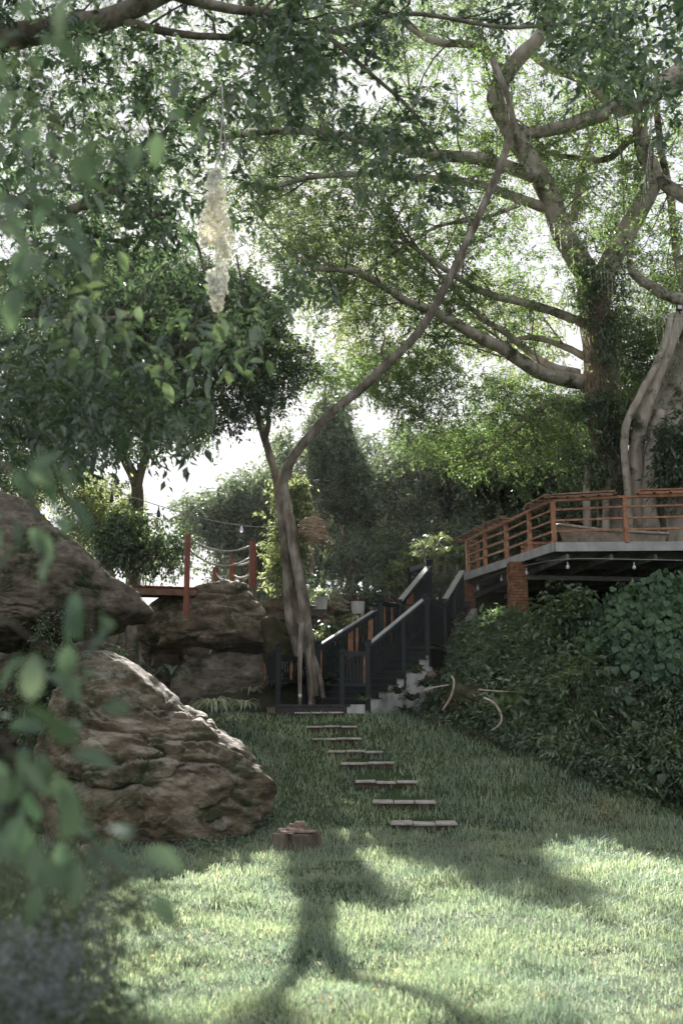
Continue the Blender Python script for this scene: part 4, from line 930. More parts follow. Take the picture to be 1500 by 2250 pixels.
Q2 = region([[(640,830),(760,790),(960,760),(1180,850),(1290,880),(1290,1010),(1100,1040),(980,1050),(860,960),(820,880)],[(1330,640),(1560,600),(1560,900),(1330,900)]], 26, 32, 4200, .45, .6, 23)
make_crown(fig, Q2, M['lf_ficus'], k=13, size=.105, Ln=.45, droop=.5)
Q2 = region([[(600,600),(1020,620),(1040,780),(960,850),(800,870),(700,860),(630,800)],[(560,300),(760,300),(900,600),(700,640),(560,560)]], 25.0, 26.8, 1000, .49, .7, 24, gaps=False); make_crown(fig, Q2, M['lf_ficus'], k=12, size=.095, Ln=.42, droop=.4)
# --- second fig trunk at the far right edge
f2 = tree('fig_tree', (9.6, 26.5, 4.4), 'massive fig trunk at the far right edge of the deck, widening into buttresses')
def fl2(pts, r0, r1, **k): 
    o, q, r = limb_obj('trunk' if k.pop('tr', 0) else 'limb', px_limb(pts), r0, r1, f2, M['bark_pale'], 28, .34, .1, seed=k.pop('seed', 60), n=6)
fl2([(1540,1260,27.6),(1535,1100,27.5),(1525,960,27.4),(1540,840,27.2),(1556,720,27),(1550,640,27),(1520,560,27)], 1.75, .62, tr=1, seed=61)
fl2([(1400,1200,26.6),(1395,1080,26.5),(1400,960,26.3),(1430,860,26.2),(1475,740,26.1),(1500,680,26)], .2, .18, seed=62)
fl2([(1384,1180,26.3),(1376,1060,26.2),(1370,980,26.1),(1378,920,26.0),(1410,860,25.9),(1450,780,25.9),(1476,690,26)], .10, .09, seed=63)
fl2([(1430,1230,26.4),(1425,1090,26.4),(1430,1000,26.3),(1450,900,26.2)], .25, .15, seed=64)
fl2([(1500,1230,26.2),(1490,1100,26.2),(1500,980,26.2)], .4, .2, seed=65)
fl2([(1500,660,26.4),(1450,640,26.6),(1390,600,27),(1380,560,27)], .2, .08, seed=66)
# --- ivy and hanging greenery on the fig trunk
ivy = tree('climbing_vine', (fg[0], 27.4, 4.6), 'leafy climbing vine clothing the big fig trunk', 'vine')
Q = region([[(1250,560),(1400,560),(1370,660),(1350,760),(1370,860),(1420,960),(1430,1060),(1370,1090),(1320,1000),(1300,900),(1330,820),(1320,720),(1240,640)],[(1210,880),(1300,860),(1320,930),(1320,1060),(1300,1085),(1240,1075),(1230,990)]], 26.9, 27.6, 850, .50, 1.3, 31)
make_crown(ivy, Q, M['lf_mid'], k=12, size=.12, Ln=.4, droop=.8, zb=-.6)
Q = region([[(1200,380),(1290,400),(1400,600),(1300,640),(1230,540)],[(1330,620),(1500,560),(1560,700),(1480,780),(1420,960),(1360,900)],[(1330,430),(1400,380),(1400,620),(1340,600)]], 28.5, 30, 1300, .48, .9, 32)
make_crown(ivy, Q, M['lf_mid'], k=12, size=.12, Ln=.45, droop=.6)
vs = MB(); rg = random.Random(12)
for k in range(46):
    x_ = rg.uniform(1278, 1350); y0 = rg.uniform(640, 780); D = 27.45; pts = []; x0 = x_
    for i in range(9):
        f = i/8; yy = y0+f*rg.uniform(200, 380); x0 = x_+(yy-700)*.07+rg.uniform(-9, 9); pts.append(P(x0, yy, 27.38+rg.uniform(-.05, .04)))
    pts.sort(key=lambda v: -v[2]); vs.tube(pts, rg.uniform(.010, .022), 4, cap=False)
for k in range(22):
    a = P(rg.uniform(1262, 1345), rg.uniform(640, 700), 27.42); b = P(rg.uniform(1262, 1345), rg.uniform(690, 760), 27.42); vs.tube([a, (a+b)/2+[rg.uniform(-.2,.2), -.08, -.1], b], .014, 4, cap=False)
vs.build('stem', M['stick'], ivy, smooth=True)
# dark foliage at right edge behind the deck
t = tree('dark_leafy_tree', (10.2, 25.6, 4.4), 'dark leafed branchy shrub hanging beside the far right fig trunk', 'tree')
Q = region([[(1450,960),(1490,920),(1560,900),(1560,1070),(1480,1070),(1450,1050)]], 24.8, 26, 430, .38, .9, 34); make_crown(t, Q, M['lf_dark'], k=13, size=.16, Ln=.5, droop=.5)
limb_obj('trunk', px_limb([(1560,1250,25.8),(1540,1100,25.6),(1490,1010,25.4),(1450,960,25.3)]), .12, .04, t, M['bark'], 8)
# --- forked leaning tree by the stairs
tb = P(672,1440,25.0); lean = tree('leaning_tree', (tb[0], 25.0, gz(tb[0], 25.0)), 'tall slender tree by the platform, one grey trunk leaning far out to the upper right')
o, qa, ra = limb_obj('trunk', px_limb([(690,1530,24.9),(680,1430,25.0),(668,1330,25),(650,1230,25),(634,1130,25),(624,1062,25),(640,1010,24.9),(668,972,24.8),(720,915,24.6),(785,862,24.4),(850,800,24.2),(925,722,24),(985,615,24),(1040,500,24),(1085,400,24),(1113,320,24),(1124,262,24),(1112,205,24),(1080,130,24)]), .142, .085, lean, M['bark'], 16, .2, .06, seed=71, n=5)
for k, pts in enumerate([[(680,1400,24.9),(678,1450,24.8),(684,1500,24.75),(682,1560,24.7)],[(664,1370,24.9),(660,1420,24.75),(659,1490,24.6),(659,1560,24.6)],[(684,1430,25),(700,1480,24.9),(710,1530,24.9),(712,1570,24.9)],[(682,1440,25.1),(690,1490,25),(692,1560,25)]]):
    limb_obj('root', px_limb(pts), .075, .055 if k != 1 else .04, lean, M['bark'], 8, .15, .02, seed=80+k)
for k, pts in enumerate([[(720,915,24.6),(712,890,24.6),(716,872,24.5)],[(985,615,24),(1010,590,24),(1022,560,24.1),(1050,540,24.2)],[(850,800,24.2),(838,770,24.1),(845,740,24),(830,715,23.9)],[(1040,500,24),(1020,470,24),(1012,430,24)]]):
    limb_obj('limb', px_limb(pts), .045, .014, lean, M['bark'], 7, .2, .03, seed=180+k)
Qs = np.concatenate([px_limb([(1050,540,24.2),(1030,555,24.1),(830,715,23.9),(842,745,24),(1012,430,24),(716,872,24.5)])]*4)+RNG.normal(size=(24,3))*.16; make_crown(lean, Qs, M['lf_mid'], k=8, size=.12, Ln=.35, droop=.5)
lt2 = tree('forked_tree', (tb[0]-.3, 25.4, gz(tb[0]-.3, 25.4)), 'mottled upright trunk entwined with the leaning tree, forking near its top')
o, qb, rb = limb_obj('trunk', px_limb([(670,1470,25.4),(648,1400,25.4),(634,1330,25.3),(630,1240,25.2),(620,1150,25.2),(608,1060,25.3),(592,1000,25.3),(577,950,25.3),(556,880,25),(530,825,24.7),(500,785,24.3),(450,742,24),(380,700,23.5),(300,690,23)]), .145, .055, lt2, M['bark'], 16, .22, .05, seed=73, n=5)
limb_obj('limb', px_limb([(582,965,25.3),(590,930,25.3),(588,905,25.3),(600,870,25.4),(580,800,25.5),(560,760,25.6)]), .085, .03, lt2, M['bark'], 10, .1, .02, seed=74)
limb_obj('limb', px_limb([(500,785,24.3),(520,740,24.3),(535,660,24.5),(520,560,24.8)]), .09, .03, lt2, M['bark'], 10, .1, .02, seed=75)
limb_obj('limb', px_limb([(400,720,23.7),(330,620,23.5),(250,560,23.3),(150,500,23)]), .07, .03, lt2, M['bark'], 10, .1, .02, seed=76)
brt = grow([(qb[45:], rb[45:])], 2.6, 1.2, 2.8, seed=8); brt += grow([(P(0,0,1)*0+np.array(px_limb([(500,785,24.3),(430,800,24),(340,790,23.8),(250,760,23.5)])), np.array([.07,.06,.04,.03]))], 2.5, 1, 2.2, seed=9)
tubes_mesh('branch', brt, lt2, M['bark'])
Q, T = along(brt, 900, 3, .3); Q = Q[~(in_lit(Q) & (rnd(len(Q)) < .99))]
Q = np.concatenate([Q, region([[(300,640),(420,580),(560,620),(640,700),(700,800),(640,880),(600,900),(520,940),(470,960),(360,930),(250,900),(200,780)]], 22.5, 26.5, 2200, .47, .7, 37)])
make_crown(lt2, Q, M['lf_dark'], k=13, size=.12, Ln=.45, droop=.45)
# --- left tree with a Y fork
t3b = P(293,1270,33); t3 = tree('forked_tree', (t3b[0], 33, 2.5), 'smaller Y-forked tree standing against the pale sky above the left rocks')
o, qc, rc = limb_obj('trunk', px_limb([(292,1400,33),(294,1250,33),(302,1130,33),(300,1062,33),(276,1010,33),(252,950,33),(232,900,32.8),(190,840,32.5),(150,780,32)]), .27, .07, t3, M['bark'], 12, .1, .03, seed=81, n=5)
o, qd, rd = limb_obj('limb', px_limb([(301,1075,33),(312,1030,33),(326,985,33),(318,920,33),(340,860,32.8),(370,790,32.5),(400,720,32)]), .16, .05, t3, M['bark'], 10, .1, .03, seed=82, n=5)
limb_obj('limb', px_limb([(322,960,33),(370,915,33),(420,905,33),(470,930,33),(500,925,33)]), .06, .02, t3, M['bark'], 8, .1, .02, seed=83)
b3 = grow([(qc[20:], rc[20:]), (qd[10:], rd[10:])], 1.6, 1.2, 3.2, seed=12); tubes_mesh('branch', b3, t3, M['bark'])
Q, T = along(b3, 700, 4, .3); Q = np.concatenate([Q[~(in_lit(Q) & (rnd(len(Q)) < .99))], region([[(-60,560),(300,560),(560,620),(560,880),(540,940),(500,985),(380,960),(330,1010),(270,1000),(240,990),(180,1050),(60,1090),(-60,1080)]], 28, 36, 5200, .47, .45, 41)])
make_crown(t3, Q, M['lf_dark'], k=12, size=.15, Ln=.6, droop=.35)
# --- round bush on the left rocks, and lighter greenery behind
bb = P(300,1200,27.5); t = tree('round_bush', (bb[0], 27.5, 3.6), 'glossy round-crowned bush above the end of the plank bridge', 'bush')
Q = region([[(205,1190),(230,1140),(300,1120),(360,1150),(420,1185),(410,1240),(340,1250),(300,1260),(230,1230)]], 26, 28, 620, .38, 1., 43, gaps=False); make_crown(t, Q, M['lf_dark'], k=12, size=.14, Ln=.4, droop=.7)
limb_obj('stem', px_limb([(292,1330,27.2),(294,1270,27.2),(300,1220,27.2),(290,1160,27.2)]), .17, .05, t, M['bark'], 8)
limb_obj('stem', px_limb([(294,1270,27.2),(270,1220,27),(240,1180,27)]), .06, .03, t, M['bark'], 6)
t = tree('garden_tree', (-7.5, 34, 3), 'sunlit pale green tree behind the overhanging rock at left', 'tree')
Q = region([[(20,1060),(120,1020),(230,1060),(290,1110),(330,1160),(260,1200),(200,1210),(120,1150)]], 31, 35, 1100, .42, .8, 44, gaps=False); make_crown(t, Q, M['lf_light'], k=12, size=.15, Ln=.5)
limb_obj('trunk', px_limb([(250,1300,33),(215,1180,33),(160,1110,33),(100,1050,33)]), .2, .07, t, M['bark'], 8)
# --- trees behind
def far_tree(polys, D0, D1, n, leaf, lab, seed, trunk=None, size=.2, Ln=.8, thr=.42, droop=.4, name='garden_tree', group='trees closing off the garden behind'):
    xs_ = np.mean([p[0] for q in polys for p in q]); D = (D0+D1)/2; b = P(xs_, 1400, D); t = tree(name, (b[0], D, 3.0), lab, 'tree', group)
    Q = region(polys, D0, D1, n, thr, .4, seed, lit=.93); make_crown(t, Q, M[leaf], k=12, size=size, Ln=Ln, droop=droop, tw=.012)
    for k, tr in enumerate(trunk or []): limb_obj('trunk' if k == 0 else 'limb', px_limb(tr), .28 if k == 0 else .12, .08 if k == 0 else .04, t, M['bark'], 9, .1, .1, seed=seed+k)
    return t
far_tree([[(385,1115),(440,1108),(520,1090),(500,1060),(540,1040),(600,1040),(640,1080),(640,1320),(560,1330),(470,1270),(520,1200),(420,1160)]], 44, 50, 2400, 'lf_far', 'blue-green tiered tree standing behind the rope posts', 90, [[(560,1400,46),(560,1200,46),(570,1060,46)]], .24)
far_tree([[(600,960),(650,940),(690,880),(720,850),(770,900),(830,960),(850,1060),(830,1160),(760,1200),(620,1200),(600,1100)]], 40, 46, 2100, 'lf_far', 'tall dense tree rising behind the twig lantern', 91, [[(700,1420,43),(705,1200,43),(710,950,43)],[(705,1250,43),(740,1120,43),(770,1000,43)]], .22)
far_tree([[(830,960),(900,930),(980,960),(1040,1000),(1060,1100),(1040,1200),(900,1240),(820,1180)]], 38, 44, 3400, 'lf_far', 'rounded tree in the middle of the background above the stairs', 92, [[(860,1420,41),(880,1250,41),(900,1050,41)],[(870,1300,41),(820,1180,41),(800,1080,41)],[(885,1200,41),(960,1100,41),(1000,1000,41)]], .2)
far_tree([[(1000,1010),(1080,960),(1200,900),(1320,880),(1330,1060),(1290,1100),(1180,1100),(1060,1160)]], 34, 40, 3600, 'lf_back', 'dark shady tree behind the near end of the deck railing', 93, [[(1180,1300,37),(1190,1120,37),(1210,950,37)]], .2)
far_tree([[(640,1180),(800,1180),(1000,1150),(1150,1120),(1350,1060),(1560,1060),(1560,1240),(1040,1290),(860,1300),(800,1240),(640,1270)]], 33, 40, 5200, 'lf_back', 'low dark trees in deep shade behind the stairs and deck', 94, [[(760,1350,36),(775,1240,36),(740,1150,36)],[(850,1330,36),(830,1230,36),(850,1130,36)],[(690,1350,35),(685,1230,35),(690,1100,35)],[(860,1300,35),(905,1215,35),(960,1150,35)],[(770,1290,36),(830,1230,36),(900,1180,36)],[(880,1320,35),(840,1270,35),(800,1190,35)]], .18, .6)
far_tree([[(560,1080),(640,960),(760,980),(860,930),(1000,930),(1160,960),(1300,1000),(1300,1260),(560,1280)]], 50, 56, 3600, 'lf_far', 'soft distant row of garden trees filling the gap behind the stairs', 98, None, .28, .9, .38)
far_tree([[(-60,560),(560,560),(620,700),(560,760),(-60,760)],[(-60,-60),(700,-60),(760,300),(600,560),(-60,560)]], 36, 44, 3000, 'lf_far', 'high backlit canopy of a tall tree far behind at upper left', 95, [[(60,1400,40),(90,900,40),(180,600,40),(260,300,40)]], .2, .9, .47)
far_tree([[(560,430),(700,420),(1000,620),(1250,650),(1250,860),(1100,860),(960,760),(880,820),(760,800),(700,700)]], 36, 46, 1500, 'lf_light', 'pale far tree glimpsed between the fig branches', 96, None, .18, .8, .52)
far_tree([[(650,1050),(700,1060),(730,1110),(700,1180),(690,1260),(650,1290),(600,1280),(570,1220),(600,1150),(560,1130),(600,1080)]], 28.5, 30, 800, 'lf_light', 'pale leafy small tree behind the forked trunks and lantern', 97, [[(650,1400,29),(650,1250,29),(660,1100,29)]], .15, .35, .36)
# --- overhead tree, branches entering at the top left, nearer
ov = tree('overhanging_tree', (-6.5, 9.5, 0), 'nearby tree whose grey boughs enter from the upper left corner')
def ol(pts, r0, r1, s): o, q, r = limb_obj('limb', px_limb(pts), r0, r1, ov, M['bark'], 12, .08, .03, seed=s, n=6); return (q, r)
limb_obj('trunk', [np.array([-6.6,9.5,-.1]), np.array([-6.5,9.6,2.5]), np.array([-6.0,9.7,5]), P(-420,250,9.9)], .3, .2, ov, M['bark'], 14, .1, .05, seed=99)
O = [ol([(-420,250,9.9),(-200,160,9.8),(0,88,9.6),(120,65,9.5),(240,40,9.4),(340,-5,9.3),(460,-70,9.2)], .17, .085, 100),
     ol([(250,38,9.4),(320,60,9.4),(420,78,9.5),(500,82,9.6),(560,100,9.7),(620,128,9.8),(700,180,10)], .05, .018, 101),
     ol([(360,-20,9.2),(440,5,9.3),(520,22,9.5),(600,30,9.7),(660,45,9.8),(740,70,10)], .065, .03, 102),
     ol([(500,82,9.6),(540,48,9.6),(590,10,9.6),(620,-30,9.6)], .025, .015, 103),
     ol([(-100,400,9.2),(30,440,9.3),(110,470,9.5),(180,500,9.7),(240,525,9.9),(300,530,10)], .06, .02, 104),
     ol([(150,465,9.5),(250,415,9.6),(300,360,9.8),(340,320,10),(400,250,10),(500,190,10)], .05, .015, 105),
     ol([(252,418,9.6),(300,455,9.7),(370,490,9.9),(430,530,10),(450,600,10)], .035, .012, 106),
     ol([(700,60,9.8),(800,150,9.8),(900,240,9.8),(960,330,9.8)], .03, .012, 107),
     ol([(740,70,10),(900,30,10),(1100,60,10),(1300,60,10),(1400,160,10)], .03, .012, 108),
     ol([(-100,700,9),(100,690,9.2),(250,700,9.4),(380,690,9.6),(480,720,9.8)], .04, .012, 109)]
bo = grow(O, 3.0, .5, 1.5, seed=22, r=.014); tubes_mesh('branch', bo, ov, M['twig'], 4)
# leaves: sprays in the outlines seen in the photograph
OVR = [([[(-60,90),(250,60),(500,90),(640,140),(660,200),(520,300),(560,480),(420,520),(300,560),(560,640),(600,700),(560,760),(480,800),(300,820),(160,780),(-60,820)]], 900, .52),
       ([[(560,20),(700,-40),(760,60),(720,160),(760,260),(700,300),(640,180)],[(680,290),(800,250),(1000,330),(1040,430),(980,470),(900,420),(780,400)],[(1130,-60),(1560,-60),(1560,260),(1440,300),(1330,180),(1200,120)]], 460, .5),
       ([[(600,560),(700,580),(720,700),(680,760),(620,700)],[(770,900),(790,880),(800,900)]], 22, .4),
       ([[(-60,780),(200,800),(400,820),(470,900),(420,1000),(240,1000),(100,1010),(-60,1060)]], 420, .46)]
QQ = []
for k, (pl, n_, th_) in enumerate(OVR): QQ.append(region(pl, 7.0, 12.5, n_, th_, 1.3, 51+k, lit=0))
Qb, Tb = along(bo, 800, 5, .06); QQ.append(Qb)
Q = np.concatenate(QQ); px_, py_ = proj(Q)
k_ = ~((px_ < 520) & (px_ > 430) & (py_ > 330) & (py_ < 690) & (Q[:, 1] < 8.2)); Q = Q[k_]
make_crown(ov, Q, M['lf_near'], k=9, size=.105, Ln=.26, asp=.46, droop=.5, tw=.0035, jit=.012)
# a nearer bough whose larger leaves show singly
nb = tree('leafy_bough', P(250,700,5.6), 'leafy bough of larger leaves hanging in the middle left, in front of the trees', 'branch')
NR = [[(140,560),(260,560),(300,640),(520,680),(620,760),(620,820),(560,800),(430,820),(280,800),(140,740),(60,640)],[(0,140),(120,200),(220,330),(170,470),(40,480)],[(340,140),(520,120),(560,210),(420,260)],[(0,560),(140,560),(180,700),(0,760)]]
Qn = region(NR, 4.6, 6.8, 210, .3, 1.5, 61, lit=0, gaps=False); n = len(Qn); Dn = unit(n, -.5)
tv, tf = twigVF(Qn, Qn+Dn*.1, Qn+Dn*.2-[0,0,.03], .003)
npmesh('twig', tv, tf, M['twig'], nb)
def leaf_piece(m, asp=.44, seg=6, fold=.3, curl=.18, heart=False):
    V = []; F = []
    for i in range(seg+1):
        t = i/seg
        if heart: wv = [.0,.40,.50,.46,.34,.18,0][i] if seg == 6 else math.sin(math.pi*t)*.5; bz = -.12*math.sin(min(1, t*3)*math.pi)*0
        else: wv = asp/2*math.sin(math.pi*min(1, t**.85))**.8
        z = -curl*t*t; x_ = t
        V += [(x_-(.10 if heart and i == 1 else 0), wv, z+wv*fold), (x_, 0, z), (x_-(.10 if heart and i == 1 else 0), -wv, z+wv*fold)]
    for i in range(seg):
        a = i*3; F += [(a, a+1, a+4, a+3), (a+1, a+2, a+5, a+4)]
    me = bpy.data.meshes.new('leaf'); me.from_pydata(V, [], F); me.materials.append(m)
    for p_ in me.polygons: p_.use_smooth = True
    return me
def orient(o, dr, up, size):
    x = Vector(dr).normalized(); z = Vector(up); y = z.cross(x); 
    if y.length < 1e-3: y = Vector((0,1,0)).cross(x)
    y.normalize(); z = x.cross(y); m = Matrix((x, y, z)).transposed(); o.rotation_euler = m.to_euler(); o.scale = (size, size, size)
lm = [leaf_piece(leafm('bough_leaf', [c, c], (1.8,1.8,1.1), .5, .12), .48) for c in ((.04,.075,.045),(.055,.095,.055),(.075,.115,.07))]
cnt = 0; rg = random.Random(4)
for i in range(n):
    if cnt >= 298: 
        break
    nl = rg.choice((2,3,3)) if n < 120 else rg.choice((1,1,2,2))
    for k in range(nl):
        if cnt >= 298: break
        p = Qn[i]+Dn[i]*(.08+.12*k/max(1, nl-1 or 1)); d = Dn[i]*.6+np.array([rg.gauss(0,.6), rg.gauss(0,.6), rg.gauss(-.25,.4)])
        o = link('leaf', lm[rg.randrange(3)], nb, p); orient(o, d, (rg.gauss(0,.5), rg.gauss(-.3,.5), 1), rg.uniform(.09, .15)); cnt += 1
# --- out-of-focus branch close to the lens at the left
cb = tree('leafy_branch', P(40,1300,1.7), 'blurred leafy branch hanging close to the lens down the left side', 'branch')
lmn = [leaf_piece(leafm('close_leaf', [c, c], (1.5,1.6,1.15), .45, .05, .5), .5) for c in ((.055,.10,.06),(.075,.125,.075),(.11,.16,.105))]
spots = [(60,30,3),(110,60,3),(150,20,2),(40,110,2),(170,50,1),(40,270,3),(90,300,3),(150,285,3),(210,310,3),(260,270,2),(330,285,2),(350,300,1),(190,330,2),(120,420,3),(150,470,2),(70,520,4),(40,600,3),(90,560,3),(120,180,2),(20,200,3),(15,400,3),(10,500,3),(130,590,2),(60,1060,3),(100,1030,2),(150,1040,2),(20,1120,3),(80,1100,2),(90,1180,2),(100,1220,1),(40,1150,2),(10,1010,2),(200,1310,2),(190,1360,2),(60,1450,2),(170,1420,3),(225,1450,2),(120,1480,3),(140,1520,2),(160,1550,2),(20,1400,2),(40,1500,2),(20,1640,4),(60,1690,4),(40,1760,4),(100,1740,3),(20,1820,3),(70,1850,3),(120,1830,3),(150,1870,3),(60,1600,2),(190,1840,2),(210,1900,1),(265,1910,1),(270,1960,1),(15,1700,3),(300,1930,1),(5,1560,2),(0,1900,2)]
rg = random.Random(6); cnt = 0; tw_ = MB()
for (x_, y_, n_) in spots:
    D = rg.uniform(1.35, 2.1); c = P(x_, y_, D)
    for k in range(n_):
        p = c+np.array([rg.gauss(0,.028), rg.gauss(0,.05), rg.gauss(0,.022)]); d = (rg.gauss(.15,.7), rg.gauss(0,.5), rg.gauss(-.45,.6))
        o = link('leaf', lmn[rg.choice((0,0,1,1,2))], cb, p); orient(o, d, (rg.gauss(0,.5), rg.gauss(-.5,.6), .8), rg.uniform(.05, .085)); cnt += 1
for pts in ([(-200,0,1.6),(20,90,1.6),(120,270,1.65),(100,420,1.7)],[(20,90,1.6),(120,40,1.6)],[(120,270,1.65),(340,290,1.7)],[(-200,900,1.7),(0,1020,1.7),(70,1100,1.7),(100,1220,1.7)],[(-200,1200,1.7),(0,1350,1.7),(140,1450,1.7),(220,1450,1.7)],[(140,1450,1.7),(160,1550,1.7)],[(-200,1500,1.7),(0,1620,1.7),(80,1760,1.7),(190,1850,1.7),(280,1940,1.7)],[(-200,400,1.7),(0,480,1.7),(100,560,1.7)],[(190,1300,1.7),(200,1400,1.7),(140,1450,1.7)]):
    tw_.tube(cat_rom(px_limb(pts), 4), .003, 5)
tw_.build('stem', M['twig'], cb, smooth=True)
# icicle fairy lights --------------------------------------------------
def fairy(pts, lab, seed, dl=(.25,.9), n=26):
    q = cat_rom(px_limb(pts), 6); t = empty('fairy_light_string', q[0], lab, 'fairy lights', 'cream fairy light strings on the fig limbs')
    mb = MB(); mb.tube(q, .009, 4, cap=False); mb.build('cable', M['fairy'], t); n = int(n*.7); rg = random.Random(seed); mb = MB()
    for k in range(n):
        f = (k+.5)/n*(len(q)-1); i = int(f); p = q[i]*(1-(f-i))+q[min(i+1, len(q)-1)]*(f-i); l_ = rg.uniform(*dl); m_ = max(3, int(l_/.08))
        for s_ in range(m_):
            a = p-[0,0,l_*s_/m_]+[rg.uniform(-.012,.012),0,0]; b = p-[0,0,l_*(s_+1)/m_]+[rg.uniform(-.012,.012),0,0]; mb.beam(a, b, .007, .007, (0,1,.01))
            if s_ % 2: mb.box(b, (.022,.022,.026))
    mb.build('light_drop', M['fairy'], t)
fairy([(1090,345,25.3),(1110,370,25.4),(1150,410,25.6),(1180,430,26)], 'fairy lights draped over the limb junction near the leaning trunk', 1, (.2,.5), 10)
fairy([(1130,435,25.8),(1170,470,25.6),(1210,490,25.8),(1260,500,26.3),(1285,520,27)], 'fairy lights with long drops slung below the left fig limb', 2, (.4,1.2), 24)
fairy([(1430,250,26),(1424,330,26),(1415,400,26.2),(1405,450,26.4)], 'fairy lights hanging down the right fig limb', 3, (.3,.9), 10)
fairy([(1290,590,26.8),(1320,580,26.8),(1340,600,26.8),(1380,570,26.9)], 'fairy lights hanging across the fork of the fig trunk', 4, (.3,.9), 12)
fairy([(1130,130,24.8),(1140,200,25),(1150,270,25),(1170,295,25.3)], 'fairy lights trailing from the upper fig limb beside the leaning trunk', 5, (.2,.6), 8)
fairy([(1380,620,26),(1440,690,25.7),(1500,700,25.4),(1560,690,25.2)], 'fairy lights strung to the far right fig trunk', 6, (.3,1.0), 16)
# ================================================================== BANK PLANTS
def hill_pts(poly, n, lift=(.0,.5), seed=1, thr=None, dmin=18, lit=True):
    xs_ = [p[0] for p in poly]; ys_ = [p[1] for p in poly]; rg = np.random.default_rng(seed)
    px_ = rg.uniform(min(xs_), max(xs_), n*4); py_ = rg.uniform(min(ys_), max(ys_), n*4); k = inpoly(px_, py_, poly); px_, py_ = px_[k][:n], py_[k][:n]
    D = ray_ground(px_, py_); ok = (D < 58); Q = PV(px_[ok], py_[ok], D[ok]); 
    return Q
def shrub(name, lab, cat, poly, n, leaf, size, lift=.35, k=10, Ln=.3, asp=.4, droop=.4, seed=1, group=None, zb=.6, thr=.0, pull=0.0):
    Q = hill_pts(poly, n, seed=seed); nz = fbm(Q*1.4, 3, seed); h = rnd(len(Q))*lift*(.35+1.5*np.clip(nz-.3, 0, 1)); Q = Q.copy(); Q[:, 2] += h; Q[:, 1] -= h*.35+pull
    if thr: Q = Q[nz > thr]
    c = Q.mean(0); t = empty(name, (c[0], c[1], gz(c[0], c[1])), lab, cat, group); make_crown(t, Q, M[leaf], k=k, size=size, Ln=Ln, asp=asp, droop=droop, zb=zb, name='foliage'); return t
shrub('ground_cover', 'dark mixed ground cover over the bank right of the stairs', 'ground cover', [(940,1430),(1060,1370),(1200,1420),(1500,1330),(1560,1330),(1560,1800),(1420,1755),(1250,1680),(1100,1615),(960,1570),(880,1560)], 4600, 'lf_shrub', .16, .32, seed=101)
shrub('leafy_shrub', 'bright-tipped leafy shrub in front of the middle brick pillar', 'shrub', [(1060,1400),(1090,1365),(1150,1360),(1210,1400),(1220,1470),(1160,1490),(1080,1460)], 480, 'lf_mid', .20, .45, seed=102, asp=.28, droop=.3, k=11, Ln=.35)
shrub('leafy_shrub', 'tall mid-green shrub with lance-shaped leaves halfway down the bank', 'shrub', [(1180,1530),(1260,1490),(1330,1520),(1340,1590),(1300,1650),(1220,1640)], 620, 'lf_mid', .17, .9, seed=103, asp=.36, droop=.6, Ln=.32)
shrub('leafy_shrub', 'low dark shrub along the lawn edge below the bank', 'shrub', [(1090,1590),(1180,1600),(1280,1660),(1420,1730),(1420,1760),(1260,1700),(1100,1630)], 700, 'lf_shrub', .15, .5, seed=104, asp=.3, droop=.7)
shrub('leafy_shrub', 'dense shrub at the right edge of the frame above the lawn', 'shrub', [(1370,1560),(1560,1520),(1560,1790),(1470,1770),(1380,1700)], 1100, 'lf_mid', .14, .9, seed=105, droop=.8)
shrub('leafy_shrub', 'shrub of small leaves on the bank just right of the white stair wall', 'shrub', [(940,1400),(1010,1380),(1060,1420),(1070,1500),(980,1500),(930,1450)], 800, 'lf_shrub', .11, .5, seed=106)
# tall shoot under the deck
shrub('leafy_shrub', 'upright climbing shoots rising in front of the dark space under the deck', 'shrub', [(1200,1380),(1250,1350),(1290,1380),(1270,1440),(1210,1430)], 260, 'lf_mid', .17, 1.5, seed=107, asp=.5, droop=.6)
shrub('leafy_shrub', 'pale new growth poking out of the dark bank halfway up', 'shrub', [(1120,1480),(1180,1460),(1200,1520),(1140,1540)], 120, 'lf_light', .12, .5, seed=108)
shrub('leafy_shrub', 'pale-leaved sprig on the bank above the lawn at right', 'shrub', [(1240,1600),(1290,1580),(1320,1640),(1270,1660)], 130, 'lf_light', .13, .5, seed=109, asp=.3)
shrub('leafy_shrub', 'broad dark-leaved plant low on the bank beside the hooked driftwood', 'shrub', [(1110,1540),(1170,1540),(1180,1600),(1120,1600)], 90, 'lf_mid', .26, .4, seed=110, asp=.5)
hl = hill_pts([(940,1430),(1060,1400),(1500,1400),(1500,1760),(1250,1680),(960,1570)], 260, seed=115); hl[:, 2] += .3; hl[:, 1] -= .25; lv, lf = leafVF(hl, unit(len(hl), -.2), RNG.uniform(.07,.14,len(hl)), .45); tag(npmesh('dead_leaves', lv, lf, M['drygrass']), 'dry dead leaves caught in the bank plants', 'dead leaves', kind='stuff')
